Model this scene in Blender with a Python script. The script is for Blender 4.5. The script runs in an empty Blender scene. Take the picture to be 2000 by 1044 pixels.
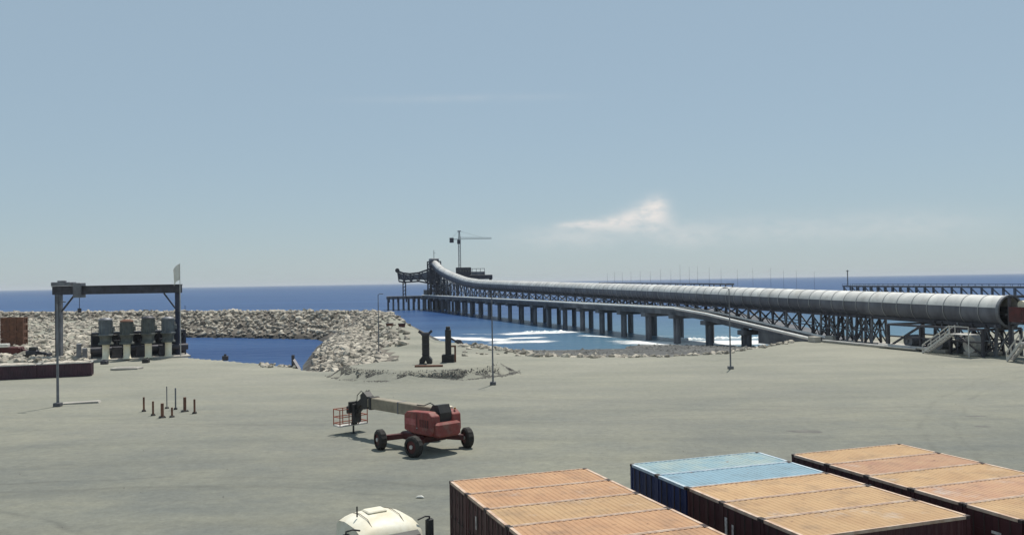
import bpy, math, random
from mathutils import Vector, Matrix, noise
R = math.radians
random.seed(7)
scene = bpy.context.scene
COL = scene.collection

# ------------------------------------------------------------------ camera
F_PX, CAM_Z = 1700.0, 10.94
PITCH, ROLL = math.atan(27.5 / F_PX), R(0.945)
_F = Vector((0, math.cos(PITCH), math.sin(PITCH)))
_U = Vector((0, -math.sin(PITCH), math.cos(PITCH)))
_Rt = Vector((1, 0, 0))
_X = _Rt * math.cos(ROLL) - _U * math.sin(ROLL)
_Y = _Rt * math.sin(ROLL) + _U * math.cos(ROLL)
CAM = Vector((0, 0, CAM_Z))
cd = bpy.data.cameras.new('camera')
cd.sensor_width = 36.0
cd.lens = F_PX / 2000.0 * 36.0
cd.clip_start, cd.clip_end = 0.5, 120000.0
cam = bpy.data.objects.new('camera', cd)
m = Matrix((_X, _Y, -_F)).transposed().to_4x4()
m.translation = CAM
cam.matrix_world = m
COL.objects.link(cam)
scene.camera = cam

def ray(u, v):
    return _X * ((u - 1000.0) / F_PX) + _Y * ((522.0 - v) / F_PX) + _F
def px(u, v, z=0.0):
    r = ray(u, v)
    t = (z - CAM_Z) / r.z
    return CAM + r * t
def pxd(u, v, d):
    r = ray(u, v)
    return CAM + r * (d / r.y)

# ------------------------------------------------------------------ light
SUN_AZ, SUN_EL = R(20), R(66)
sl = bpy.data.lights.new('sun', 'SUN')
sl.energy, sl.angle, sl.color = 4.6, R(0.53), (1.0, 0.95, 0.86)
so = bpy.data.objects.new('sun', sl)
sd = Vector((math.sin(SUN_AZ) * math.cos(SUN_EL), math.cos(SUN_AZ) * math.cos(SUN_EL), math.sin(SUN_EL)))
so.rotation_euler = sd.to_track_quat('Z', 'Y').to_euler()
so.location = (0, 0, 80)
COL.objects.link(so)

w = bpy.data.worlds.new('World')
scene.world = w
w.use_nodes = True
nt = w.node_tree
nt.nodes.clear()
def wn(t, **kw):
    n = nt.nodes.new(t)
    for k, v in kw.items():
        setattr(n, k, v)
    return n
sky = wn('ShaderNodeTexSky', sky_type='NISHITA', sun_disc=False)
sky.sun_elevation, sky.sun_rotation = SUN_EL, SUN_AZ
sky.altitude, sky.air_density, sky.dust_density, sky.ozone_density = 0, 1.0, 0.3, 2.0
bg = wn('ShaderNodeBackground')
bg.inputs['Strength'].default_value = 0.078
out = wn('ShaderNodeOutputWorld')
def wmath(op, a, b=None, c=None, clamp=False):
    n = wn('ShaderNodeMath', operation=op, use_clamp=clamp)
    for i, x in enumerate((a, b, c)):
        if x is None: continue
        if isinstance(x, (int, float)): n.inputs[i].default_value = x
        else: nt.links.new(x, n.inputs[i])
    return n.outputs[0]
tc = wn('ShaderNodeTexCoord')
sep = wn('ShaderNodeSeparateXYZ')
nt.links.new(tc.outputs['Generated'], sep.inputs[0])
yy = wmath('MAXIMUM', sep.outputs[1], 0.05)
ax = wmath('DIVIDE', sep.outputs[0], yy)
el = wmath('DIVIDE', sep.outputs[2], yy)
comb = wn('ShaderNodeCombineXYZ')
nt.links.new(ax, comb.inputs[0]); nt.links.new(wmath('MULTIPLY', el, 2.2), comb.inputs[1])
nz = wn('ShaderNodeTexNoise')
nz.inputs['Scale'].default_value = 42; nz.inputs['Detail'].default_value = 7; nz.inputs['Roughness'].default_value = 0.6
nt.links.new(comb.outputs[0], nz.inputs['Vector'])
def blob(cx, cy, sx, sy, amp, slope=0.0):
    a = wmath('SUBTRACT', ax, cx)
    b = wmath('SUBTRACT', wmath('SUBTRACT', el, cy), wmath('MULTIPLY', a, slope))
    a = wmath('DIVIDE', a, sx); b = wmath('DIVIDE', b, sy)
    q = wmath('ADD', wmath('MULTIPLY', a, a), wmath('MULTIPLY', b, b))
    return wmath('MULTIPLY', wmath('EXPONENT', wmath('MULTIPLY', q, -1.0)), amp)
def cpx(u, v):
    r = ray(u, v); return r.x / r.y, r.z / r.y
clouds = [(*cpx(u, v), rx / F_PX, ry / F_PX, a, 0.0) for u, v, rx, ry, a in
          [(1284, 397, 20, 15, .7), (1262, 414, 26, 18, .7), (1286, 424, 26, 20, .6), (1232, 425, 26, 14, .7), (1196, 432, 28, 11, .68), (1152, 437, 28, 8, .7), (1112, 440, 24, 6, .55),
           (1230, 445, 70, 10, .35), (1120, 462, 110, 22, .32), (1330, 462, 60, 22, .25), (1480, 450, 200, 26, .22), (1780, 440, 160, 30, .2), (900, 192, 190, 7, .10)]]
s = None
for c in clouds:
    b = blob(*c)
    s = b if s is None else wmath('ADD', s, b)
nn = wmath('MULTIPLY_ADD', nz.outputs[0], 2.6, -0.45, clamp=True)
cl = wmath('MULTIPLY', s, nn, clamp=True)
hsv = wn('ShaderNodeHueSaturation')
hsv.inputs['Saturation'].default_value = 0.95
nt.links.new(sky.outputs[0], hsv.inputs['Color'])
mx = wn('ShaderNodeMix', data_type='RGBA')
nt.links.new(cl, mx.inputs[0])
hz = wn('ShaderNodeMix', data_type='RGBA')            # hazy maritime air evens the clear sky out
hz.inputs[0].default_value = 0.66
nt.links.new(hsv.outputs[0], hz.inputs[6])
hz.inputs[7].default_value = (5.05, 6.65, 7.75, 1)
nt.links.new(hz.outputs[2], mx.inputs[6])
mx.inputs[7].default_value = (10.2, 9.9, 9.6, 1)
nt.links.new(mx.outputs[2], bg.inputs['Color'])
nt.links.new(bg.outputs[0], out.inputs[0])

scene.view_settings.view_transform = 'Standard'
scene.view_settings.look = 'None'
scene.view_settings.exposure = 0.0
scene.view_settings.gamma = 1.0
scene.render.engine = 'CYCLES'
scene.render.resolution_x, scene.render.resolution_y = 1024, 534

# ------------------------------------------------------------------ materials
MATS = {}
def mat(name, c1, c2=None, rough=0.75, metal=0.0, scale=1.0, bump=0.0, bscale=None, rnd=0.0, spec=0.4, stretch=(1, 1, 1), lo=0.35, hi=0.65, obj=False, blotch=None, wet=False):
    if name in MATS: return MATS[name]
    M = bpy.data.materials.new(name)
    M.use_nodes = True
    t = M.node_tree
    b = t.nodes['Principled BSDF']
    b.inputs['Roughness'].default_value = rough
    b.inputs['Metallic'].default_value = metal
    b.inputs['Specular IOR Level'].default_value = spec
    if obj:
        g = t.nodes.new('ShaderNodeTexCoord'); pos = g.outputs['Object']
    else:
        g = t.nodes.new('ShaderNodeNewGeometry'); pos = g.outputs['Position']
    mp = t.nodes.new('ShaderNodeMapping')
    mp.inputs['Scale'].default_value = stretch
    t.links.new(pos, mp.inputs[0])
    n = t.nodes.new('ShaderNodeTexNoise')
    n.inputs['Scale'].default_value = scale; n.inputs['Detail'].default_value = 6; n.inputs['Roughness'].default_value = 0.62
    t.links.new(mp.outputs[0], n.inputs['Vector'])
    r = t.nodes.new('ShaderNodeValToRGB')
    r.color_ramp.elements[0].position = lo; r.color_ramp.elements[1].position = hi
    c2 = c2 or tuple(x * 0.72 for x in c1)
    r.color_ramp.elements[0].color = (*c2, 1); r.color_ramp.elements[1].color = (*c1, 1)
    t.links.new(n.outputs[0], r.inputs[0])
    colr = r.outputs[0]
    if rnd:
        oi = t.nodes.new('ShaderNodeObjectInfo')
        mr = t.nodes.new('ShaderNodeMapRange')
        mr.inputs[3].default_value = 1 - rnd; mr.inputs[4].default_value = 1 + rnd
        t.links.new(oi.outputs['Random'], mr.inputs[0])
        h = t.nodes.new('ShaderNodeHueSaturation')
        t.links.new(mr.outputs[0], h.inputs['Value'])
        t.links.new(colr, h.inputs['Color'])
        colr = h.outputs[0]
    def mixin(f, a, c, mode='MIX'):
        q = t.nodes.new('ShaderNodeMix'); q.data_type = 'RGBA'; q.blend_type = mode
        t.links.new(f, q.inputs[0]); t.links.new(a, q.inputs[6]); q.inputs[7].default_value = (*c, 1)
        return q.outputs[2]
    for bc, bs, b0, b1 in ([blotch] if blotch and not isinstance(blotch, list) else (blotch or [])):
        n3 = t.nodes.new('ShaderNodeTexNoise'); n3.inputs['Scale'].default_value = bs; n3.inputs['Detail'].default_value = 8; n3.inputs['Roughness'].default_value = 0.7
        oi2 = t.nodes.new('ShaderNodeObjectInfo'); va = t.nodes.new('ShaderNodeVectorMath'); va.operation = 'ADD'
        t.links.new(pos, va.inputs[0]); t.links.new(oi2.outputs['Location'], va.inputs[1]); t.links.new(va.outputs[0], n3.inputs['Vector'])
        mr2 = t.nodes.new('ShaderNodeMapRange'); mr2.inputs[1].default_value = b0; mr2.inputs[2].default_value = b1
        t.links.new(n3.outputs[0], mr2.inputs[0]); colr = mixin(mr2.outputs[0], colr, bc)
    if wet:
        sz = t.nodes.new('ShaderNodeSeparateXYZ'); t.links.new(pos, sz.inputs[0])
        mr3 = t.nodes.new('ShaderNodeMapRange'); mr3.inputs[1].default_value = -2.2; mr3.inputs[2].default_value = -2.9; mr3.inputs[4].default_value = 0.85
        t.links.new(sz.outputs[2], mr3.inputs[0]); colr = mixin(mr3.outputs[0], colr, (0.035, 0.032, 0.03))
    t.links.new(colr, b.inputs['Base Color'])
    if bump:
        n2 = t.nodes.new('ShaderNodeTexNoise')
        n2.inputs['Scale'].default_value = bscale or scale * 6; n2.inputs['Detail'].default_value = 5
        t.links.new(pos, n2.inputs['Vector'])
        bp = t.nodes.new('ShaderNodeBump')
        bp.inputs['Strength'].default_value = 1.0; bp.inputs['Distance'].default_value = bump
        t.links.new(n2.outputs[0], bp.inputs['Height'])
        t.links.new(bp.outputs[0], b.inputs['Normal'])
    MATS[name] = M
    return M

STEEL = mat('dark_steel', (0.075, 0.075, 0.092), (0.042, 0.04, 0.048), 0.55, 0.3, 0.8)
STEEL2 = mat('grey_steel', (0.21, 0.22, 0.24), (0.12, 0.12, 0.135), 0.55, 0.3, 0.7)
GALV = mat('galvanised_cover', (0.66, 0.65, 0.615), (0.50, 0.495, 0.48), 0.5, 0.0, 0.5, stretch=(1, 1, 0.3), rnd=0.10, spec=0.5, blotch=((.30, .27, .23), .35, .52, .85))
HOOP = mat('cover_hoop', (0.40, 0.40, 0.39), (0.27, 0.27, 0.28), 0.55, 0.2, 0.6)
PALE = mat('pale_steel', (0.55, 0.54, 0.50), (0.40, 0.38, 0.36), 0.6, 0.0, 1.0)
CONC = mat('concrete', (0.47, 0.44, 0.39), (0.32, 0.30, 0.27), 0.9, 0, 0.4, bump=0.01, bscale=4)
CONCD = mat('weathered_concrete', (0.17, 0.17, 0.175), (0.09, 0.09, 0.10), 0.9, 0, 0.35, bump=0.02, bscale=3)
PILE = mat('pile_concrete', (0.165, 0.17, 0.185), (0.07, 0.075, 0.09), 0.85, 0, 0.3, stretch=(1, 1, 0.5))
RED = mat('red_paint', (0.28, 0.062, 0.052), (0.18, 0.042, 0.038), 0.6, 0, 1.6, blotch=((.22, .17, .13), 1.6, .5, .85))
REDD = mat('dark_red_paint', (0.10, 0.02, 0.02), (0.05, 0.015, 0.015), 0.6, 0, 1.4)
BOOM = mat('cream_boom_paint', (0.31, 0.265, 0.195), (0.20, 0.17, 0.125), 0.55, 0, 1.2, blotch=((.12, .10, .08), 1.8, .55, .9))
TYRE = mat('tyre_rubber', (0.022, 0.022, 0.022), (0.04, 0.036, 0.032), 0.9, 0, 2)
BLACK = mat('black_plastic', (0.022, 0.022, 0.024), (0.04, 0.038, 0.036), 0.6, 0, 2)
CREAM = mat('cream_paint', (0.88, 0.82, 0.64), (0.78, 0.70, 0.52), 0.6, 0, 1.2)
WHITE = mat('white_paint', (0.74, 0.73, 0.68), (0.60, 0.58, 0.52), 0.5, 0, 1.0)
CABW = mat('cream_white_cab_paint', (0.76, 0.73, 0.62), (0.62, 0.56, 0.42), 0.5, 0, 1.1, blotch=((.46, .38, .26), 1.3, .52, .85))
GLASS = mat('dark_glass', (0.012, 0.014, 0.018), (0.02, 0.02, 0.022), 0.08, 0, 1, spec=0.7)
RUST = mat('rusty_steel', (0.23, 0.11, 0.07), (0.11, 0.058, 0.042), 0.85, 0, 1.6)
PUMPG = mat('grey_green_pump_paint', (0.13, 0.135, 0.12), (0.07, 0.075, 0.07), 0.6, 0, 1.3)
MOTOR = mat('blue_grey_motor_paint', (0.17, 0.185, 0.19), (0.10, 0.11, 0.12), 0.55, 0, 1.3)
ROCK = mat('armour_rock', (0.48, 0.435, 0.36), (0.25, 0.225, 0.19), 0.95, 0, 1.3, bump=0.08, bscale=2.5, rnd=0.42, wet=True)
RUBBLE = mat('rubble_core', (0.20, 0.175, 0.145), (0.07, 0.062, 0.055), 0.95, 0, 1.0, bump=0.25, bscale=1.2, wet=True)
PIPEW = mat('white_pipe_paint', (0.84, 0.82, 0.78), (0.70, 0.67, 0.62), 0.45, 0, 0.6)
FOAM = mat('sea_foam', (0.86, 0.87, 0.86), (0.62, 0.68, 0.70), 0.9, 0, 0.5, bump=0.1, bscale=1.0)
DMAR = mat('maroon_bin_paint', (0.075, 0.03, 0.045), (0.04, 0.022, 0.032), 0.6, 0, 0.7)
SPOIL = mat('pale_rubble_fill', (0.55, 0.50, 0.43), (0.36, 0.32, 0.27), 0.95, 0, 2.0, bump=0.08, bscale=4)

# ground: compacted quarry dirt, wet sand below, paler sandy spoil on the headland
def ground_material():
    M = bpy.data.materials.new('compacted_dirt'); M.use_nodes = True
    t = M.node_tree; b = t.nodes['Principled BSDF']
    b.inputs['Roughness'].default_value = 0.95; b.inputs['Specular IOR Level'].default_value = 0.15
    g = t.nodes.new('ShaderNodeNewGeometry')
    def noi(scale, detail, stretch=(1, 1, 1), rot=0.0, rough=0.6):
        mp = t.nodes.new('ShaderNodeMapping'); mp.inputs['Scale'].default_value = stretch
        mp.inputs['Rotation'].default_value = (0, 0, rot)
        t.links.new(g.outputs['Position'], mp.inputs[0])
        n = t.nodes.new('ShaderNodeTexNoise'); n.inputs['Scale'].default_value = scale
        n.inputs['Detail'].default_value = detail; n.inputs['Roughness'].default_value = rough
        t.links.new(mp.outputs[0], n.inputs['Vector']); return n.outputs[0]
    def ramp(x, lo, hi, c0, c1):
        r = t.nodes.new('ShaderNodeValToRGB')
        r.color_ramp.elements[0].position = lo; r.color_ramp.elements[1].position = hi
        r.color_ramp.elements[0].color = (*c0, 1); r.color_ramp.elements[1].color = (*c1, 1)
        t.links.new(x, r.inputs[0]); return r.outputs[0]
    def mix(f, a, bb, mode='MIX'):
        n = t.nodes.new('ShaderNodeMix'); n.data_type = 'RGBA'; n.blend_type = mode
        if isinstance(f, float): n.inputs[0].default_value = f
        else: t.links.new(f, n.inputs[0])
        for i, x in ((6, a), (7, bb)):
            if isinstance(x, tuple): n.inputs[i].default_value = (*x, 1)
            else: t.links.new(x, n.inputs[i])
        return n.outputs[2]
    base = ramp(noi(0.03, 7, rough=0.68), 0.36, 0.66, (0.152, 0.160, 0.154), (0.228, 0.231, 0.198))
    st = noi(0.10, 6, (0.30, 1.0, 1), R(10), 0.68)
    base = mix(0.5, base, ramp(st, 0.35, 0.65, (0.78, 0.80, 0.82), (1.12, 1.08, 1.0)), 'MULTIPLY')
    fine = noi(1.7, 8, (1, 1, 1), 0, 0.75)
    base = mix(0.6, base, ramp(fine, 0.3, 0.7, (0.72, 0.72, 0.72), (1.2, 1.2, 1.18)), 'MULTIPLY')
    # tyre tracks curving over the yard
    wv = t.nodes.new('ShaderNodeTexWave'); wv.wave_type = 'BANDS'; wv.bands_direction = 'Y'
    wv.inputs['Scale'].default_value = 0.045; wv.inputs['Distortion'].default_value = 22; wv.inputs['Detail'].default_value = 1.5
    wv.inputs['Detail Scale'].default_value = 0.12
    t.links.new(g.outputs['Position'], wv.inputs[0])
    base = mix(0.30, base, ramp(wv.outputs['Fac'], 0.02, 0.16, (0.78, 0.78, 0.79), (1.03, 1.03, 1.02)), 'MULTIPLY')
    pat = noi(0.22, 7, (0.6, 1, 1), R(20), .7)
    base = mix(0.7, base, ramp(pat, 0.34, 0.66, (0.80, 0.82, 0.86), (1.16, 1.12, 1.02)), 'MULTIPLY')
    grit = noi(6.0, 5, (1, 1, 1), 0, .8)
    base = mix(0.5, base, ramp(grit, 0.25, 0.75, (0.70, 0.70, 0.70), (1.28, 1.28, 1.26)), 'MULTIPLY')
    # pairs of wheel tracks pressed into the dirt, arcs about far centres
    def mth(op, a, c, cl=False):
        q = t.nodes.new('ShaderNodeMath'); q.operation = op; q.use_clamp = cl
        for i_, x_ in enumerate((a, c)):
            if isinstance(x_, (int, float)): q.inputs[i_].default_value = x_
            else: t.links.new(x_, q.inputs[i_])
        return q.outputs[0]
    tot = None
    wob = noi(0.09, 2)
    for cx, cy, rr in ((-60, -20, 70), (-60, -20, 72.1), (40, 150, 78), (40, 150, 80.2), (-20, 10, 38), (-20, 10, 40.1), (120, 20, 98), (120, 20, 100.2), (-90, 160, 92), (-90, 160, 94.1), (0, 260, 190), (0, 260, 192.2)):
        vd = t.nodes.new('ShaderNodeVectorMath'); vd.operation = 'DISTANCE'; vd.inputs[1].default_value = (cx, cy, 0)
        t.links.new(g.outputs['Position'], vd.inputs[0])
        dd = mth('ABSOLUTE', mth('ADD', mth('SUBTRACT', vd.outputs['Value'], rr), mth('MULTIPLY', mth('SUBTRACT', wob, .5), 3.0)), 0.0)
        f_ = mth('SUBTRACT', 1.0, mth('DIVIDE', dd, .34), True)
        tot = f_ if tot is None else mth('MAXIMUM', tot, f_)
    brk = mth('MULTIPLY', mth('SUBTRACT', noi(0.25, 6, rough=.7), .36), 3.0, True)
    tf = mth('MULTIPLY', mth('MULTIPLY', tot, brk), .50)
    base = mix(tf, base, (0.075, 0.076, 0.072))
    sx = t.nodes.new('ShaderNodeSeparateXYZ'); t.links.new(g.outputs['Position'], sx.inputs[0])
    # pale sand towards the sea edge of the yard
    far = t.nodes.new('ShaderNodeMapRange'); far.inputs[1].default_value = 45; far.inputs[2].default_value = 125
    t.links.new(sx.outputs[1], far.inputs[0])
    sand = ramp(noi(0.12, 6, (0.4, 1, 1)), 0.3, 0.7, (0.225, 0.226, 0.190), (0.335, 0.322, 0.268))
    sand = mix(0.5, sand, ramp(fine, 0.3, 0.7, (0.7, 0.7, 0.7), (1.2, 1.2, 1.18)), 'MULTIPLY')
    fm = t.nodes.new('ShaderNodeMath'); fm.operation = 'MULTIPLY'; fm.inputs[1].default_value = 0.8
    t.links.new(far.outputs[0], fm.inputs[0])
    base = mix(fm.outputs[0], base, sand)
    wet = t.nodes.new('ShaderNodeMapRange'); wet.inputs[1].default_value = -0.5; wet.inputs[2].default_value = -1.6
    t.links.new(sx.outputs[2], wet.inputs[0])
    wets = ramp(noi(0.15, 5, (0.3, 1, 1)), 0.35, 0.65, (0.075, 0.078, 0.08), (0.13, 0.13, 0.125))
    base = mix(wet.outputs[0], base, wets)
    t.links.new(base, b.inputs['Base Color'])
    bp = t.nodes.new('ShaderNodeBump'); bp.inputs['Distance'].default_value = 0.06; bp.inputs['Strength'].default_value = 0.8
    t.links.new(noi(0.9, 8, (1, 1, 1), 0, 0.72), bp.inputs['Height'])
    t.links.new(bp.outputs[0], b.inputs['Normal'])
    return M

def sea_material():
    M = bpy.data.materials.new('sea_water'); M.use_nodes = True
    t = M.node_tree; b = t.nodes['Principled BSDF']
    b.inputs['Roughness'].default_value = 0.32
    b.inputs['Specular IOR Level'].default_value = 0.12
    b.inputs['IOR'].default_value = 1.33
    g = t.nodes.new('ShaderNodeNewGeometry')
    sx = t.nodes.new('ShaderNodeSeparateXYZ'); t.links.new(g.outputs['Position'], sx.inputs[0])
    mp = t.nodes.new('ShaderNodeMapping'); mp.inputs['Scale'].default_value = (0.12, 1.0, 1)
    t.links.new(g.outputs['Position'], mp.inputs[0])
    n = t.nodes.new('ShaderNodeTexNoise'); n.inputs['Scale'].default_value = 0.03; n.inputs['Detail'].default_value = 7
    t.links.new(mp.outputs[0], n.inputs['Vector'])
    r = t.nodes.new('ShaderNodeValToRGB')
    r.color_ramp.elements[0].position = 0.33; r.color_ramp.elements[1].position = 0.68
    r.color_ramp.elements[0].color = (0.010, 0.042, 0.140, 1); r.color_ramp.elements[1].color = (0.028, 0.078, 0.20, 1)
    t.links.new(n.outputs[0], r.inputs[0])
    # shallow water over sand close to the beach is greener and paler
    sh = t.nodes.new('ShaderNodeMapRange'); sh.inputs[1].default_value = 420; sh.inputs[2].default_value = 205
    t.links.new(sx.outputs[1], sh.inputs[0])
    rt = t.nodes.new('ShaderNodeMapRange'); rt.inputs[1].default_value = -40; rt.inputs[2].default_value = 30
    t.links.new(sx.outputs[0], rt.inputs[0])
    ml = t.nodes.new('ShaderNodeMath'); ml.operation = 'MULTIPLY'
    t.links.new(sh.outputs[0], ml.inputs[0]); t.links.new(rt.outputs[0], ml.inputs[1])
    mx = t.nodes.new('ShaderNodeMix'); mx.data_type = 'RGBA'
    t.links.new(ml.outputs[0], mx.inputs[0]); t.links.new(r.outputs[0], mx.inputs[6])
    mx.inputs[7].default_value = (0.078, 0.155, 0.215, 1)
    t.links.new(mx.outputs[2], b.inputs['Base Color'])
    n2 = t.nodes.new('ShaderNodeTexNoise'); n2.inputs['Scale'].default_value = 0.35; n2.inputs['Detail'].default_value = 6
    mp2 = t.nodes.new('ShaderNodeMapping'); mp2.inputs['Scale'].default_value = (0.5, 1.0, 1)
    t.links.new(g.outputs['Position'], mp2.inputs[0]); t.links.new(mp2.outputs[0], n2.inputs['Vector'])
    bp = t.nodes.new('ShaderNodeBump'); bp.inputs['Distance'].default_value = 0.9; bp.inputs['Strength'].default_value = 0.8
    t.links.new(n2.outputs[0], bp.inputs['Height']); t.links.new(bp.outputs[0], b.inputs['Normal'])
    return M

# ------------------------------------------------------------------ mesh helpers
class MB:
    def __init__(s): s.v, s.f, s.sm = [], [], []
    def add(s, vs, fs, smooth=False):
        o = len(s.v); s.v += [tuple(x) for x in vs]
        s.f += [tuple(i + o for i in f) for f in fs]; s.sm += [smooth] * len(fs)
        return s
    def box(s, x0, x1, y0, y1, z0, z1, ch=0.0):
        if ch <= 0:
            s.add([(x, y, z) for z in (z0, z1) for y in (y0, y1) for x in (x0, x1)],
                  [(0, 2, 3, 1), (4, 5, 7, 6), (0, 1, 5, 4), (2, 6, 7, 3), (0, 4, 6, 2), (1, 3, 7, 5)])
        else:
            c = ch
            def ring(z, i):
                a, b_, e, f = x0 + i, x1 - i, y0 + i, y1 - i
                return [(a + c, e, z), (b_ - c, e, z), (b_, e + c, z), (b_, f - c, z), (b_ - c, f, z), (a + c, f, z), (a, f - c, z), (a, e + c, z)]
            rs = [ring(z0, c), ring(z0 + c, 0), ring(z1 - c, 0), ring(z1, c)]
            vs = sum(rs, []); fs = [tuple(range(7, -1, -1)), tuple(range(24, 32))]
            for k in range(3):
                for i in range(8):
                    j = (i + 1) % 8
                    fs.append((k * 8 + i, k * 8 + j, k * 8 + 8 + j, k * 8 + 8 + i))
            s.add(vs, fs)
        return s
    def bar(s, a, b, w, h=None, up=(0, 0, 1)):
        a, b = Vector(a), Vector(b); h = h or w
        d = (b - a)
        if d.length < 1e-6: return s
        d.normalize(); up = Vector(up)
        if abs(d.dot(up)) > 0.98: up = Vector((1, 0, 0))
        r = d.cross(up).normalized(); u = r.cross(d).normalized()
        r *= w / 2; u *= h / 2
        s.add([a - r - u, a + r - u, a + r + u, a - r + u, b - r - u, b + r - u, b + r + u, b - r + u],
              [(0, 1, 2, 3), (7, 6, 5, 4), (0, 4, 5, 1), (1, 5, 6, 2), (2, 6, 7, 3), (3, 7, 4, 0)])
        return s
    def tube(s, pts, rad, n=10, caps=True):
        pts = [Vector(p) for p in pts]
        if isinstance(rad, (int, float)): rad = [rad] * len(pts)
        vs, fs = [], []; pr = None
        for i, p in enumerate(pts):
            d = (pts[min(i + 1, len(pts) - 1)] - pts[max(i - 1, 0)])
            if d.length < 1e-9: d = Vector((0, 0, 1))
            d.normalize()
            if pr is None:
                t = Vector((0, 0, 1)) if abs(d.z) < 0.9 else Vector((1, 0, 0))
                r = d.cross(t).normalized()
            else:
                r = (pr - d * pr.dot(d)).normalized()
            pr = r; u = r.cross(d)
            for k in range(n):
                a = 2 * math.pi * k / n
                vs.append(p + (r * math.cos(a) + u * math.sin(a)) * rad[i])
        for i in range(len(pts) - 1):
            for k in range(n):
                j = (k + 1) % n
                fs.append((i * n + k, i * n + j, (i + 1) * n + j, (i + 1) * n + k))
        s.add(vs, fs, True)
        if caps:
            o = len(pts) - 1
            s.add([vs[k] for k in range(n)], [tuple(range(n - 1, -1, -1))])
            s.add([vs[o * n + k] for k in range(n)], [tuple(range(n))])
        return s
    def prism(s, prof, y0, y1):
        n = len(prof)
        s.add([(x, y0, z) for x, z in prof] + [(x, y1, z) for x, z in prof],
              [tuple(range(n)), tuple(range(2 * n - 1, n - 1, -1))] + [((i + 1) % n, i, n + i, n + (i + 1) % n) for i in range(n)])
        return s
    def mesh(s, name, M):
        me = bpy.data.meshes.new(name)
        me.from_pydata(s.v, [], s.f)
        me.materials.append(M)
        me.polygons.foreach_set('use_smooth', s.sm)
        me.update()
        return me
    def build(s, name, M, parent=None):
        return link(name, s.mesh(name, M), parent)
def link(name, me, parent=None):
    o = bpy.data.objects.new(name, me); COL.objects.link(o)
    if parent: o.parent = parent
    return o
def thing(name, label, cat, loc=(0, 0, 0), rz=0.0, group=None):
    o = bpy.data.objects.new(name, None); o.empty_display_size = 0.5
    COL.objects.link(o); o.location = loc; o.rotation_euler = (0, 0, rz)
    return tag(o, label, cat, group)
def tag(o, label, cat, group=None):
    o['label'] = label; o['category'] = cat
    if group: o['group'] = group
    return o
def kind(o, k): o['kind'] = k; return o
def copy_tree(o, parent=None):
    c = o.copy(); COL.objects.link(c)
    if parent: c.parent = parent
    for ch in o.children: copy_tree(ch, c)
    return c

# ------------------------------------------------------------------ terrain and sea
WATER = -3.5
def seg_dist(p, a, b):
    ax_, ay = a; bx, by = b
    dx, dy = bx - ax_, by - ay
    t = max(0, min(1, ((p[0] - ax_) * dx + (p[1] - ay) * dy) / (dx * dx + dy * dy + 1e-9)))
    return math.hypot(p[0] - ax_ - t * dx, p[1] - ay - t * dy), t
LAND = [(-2000, -2000), (-2000, 330), (-300, 310), (-190, 286), (-105, 256), (-97, 244), (-55.5, 143),
        (-52.5, 137.5), (-44, 130), (-36, 123.5), (-29.5, 117), (-25.5, 111), (-20.5, 110), (-24, 128), (-31, 158), (-34, 176), (-39, 205), (-41, 222), (-33, 222),
        (-24, 190), (-17, 172), (-9, 155), (-1.5, 138), (3, 127), (12, 123.5), (22, 122.5), (31, 127), (41, 138), (48, 147.5),
        (58, 150), (68, 157), (84, 164), (130, 168), (300, 168), (2000, 175), (2000, -2000)]
K_QUAY = (LAND.index((-105, 256)), LAND.index((-20.5, 110)))
K_BEACH = (LAND.index((-9, 155)), len(LAND) - 2)
def inside(p):
    c = False; j = len(LAND) - 1
    for i in range(len(LAND)):
        xi, yi = LAND[i]; xj, yj = LAND[j]
        if (yi > p[1]) != (yj > p[1]) and p[0] < (xj - xi) * (p[1] - yi) / (yj - yi) + xi: c = not c
        j = i
    return c
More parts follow.
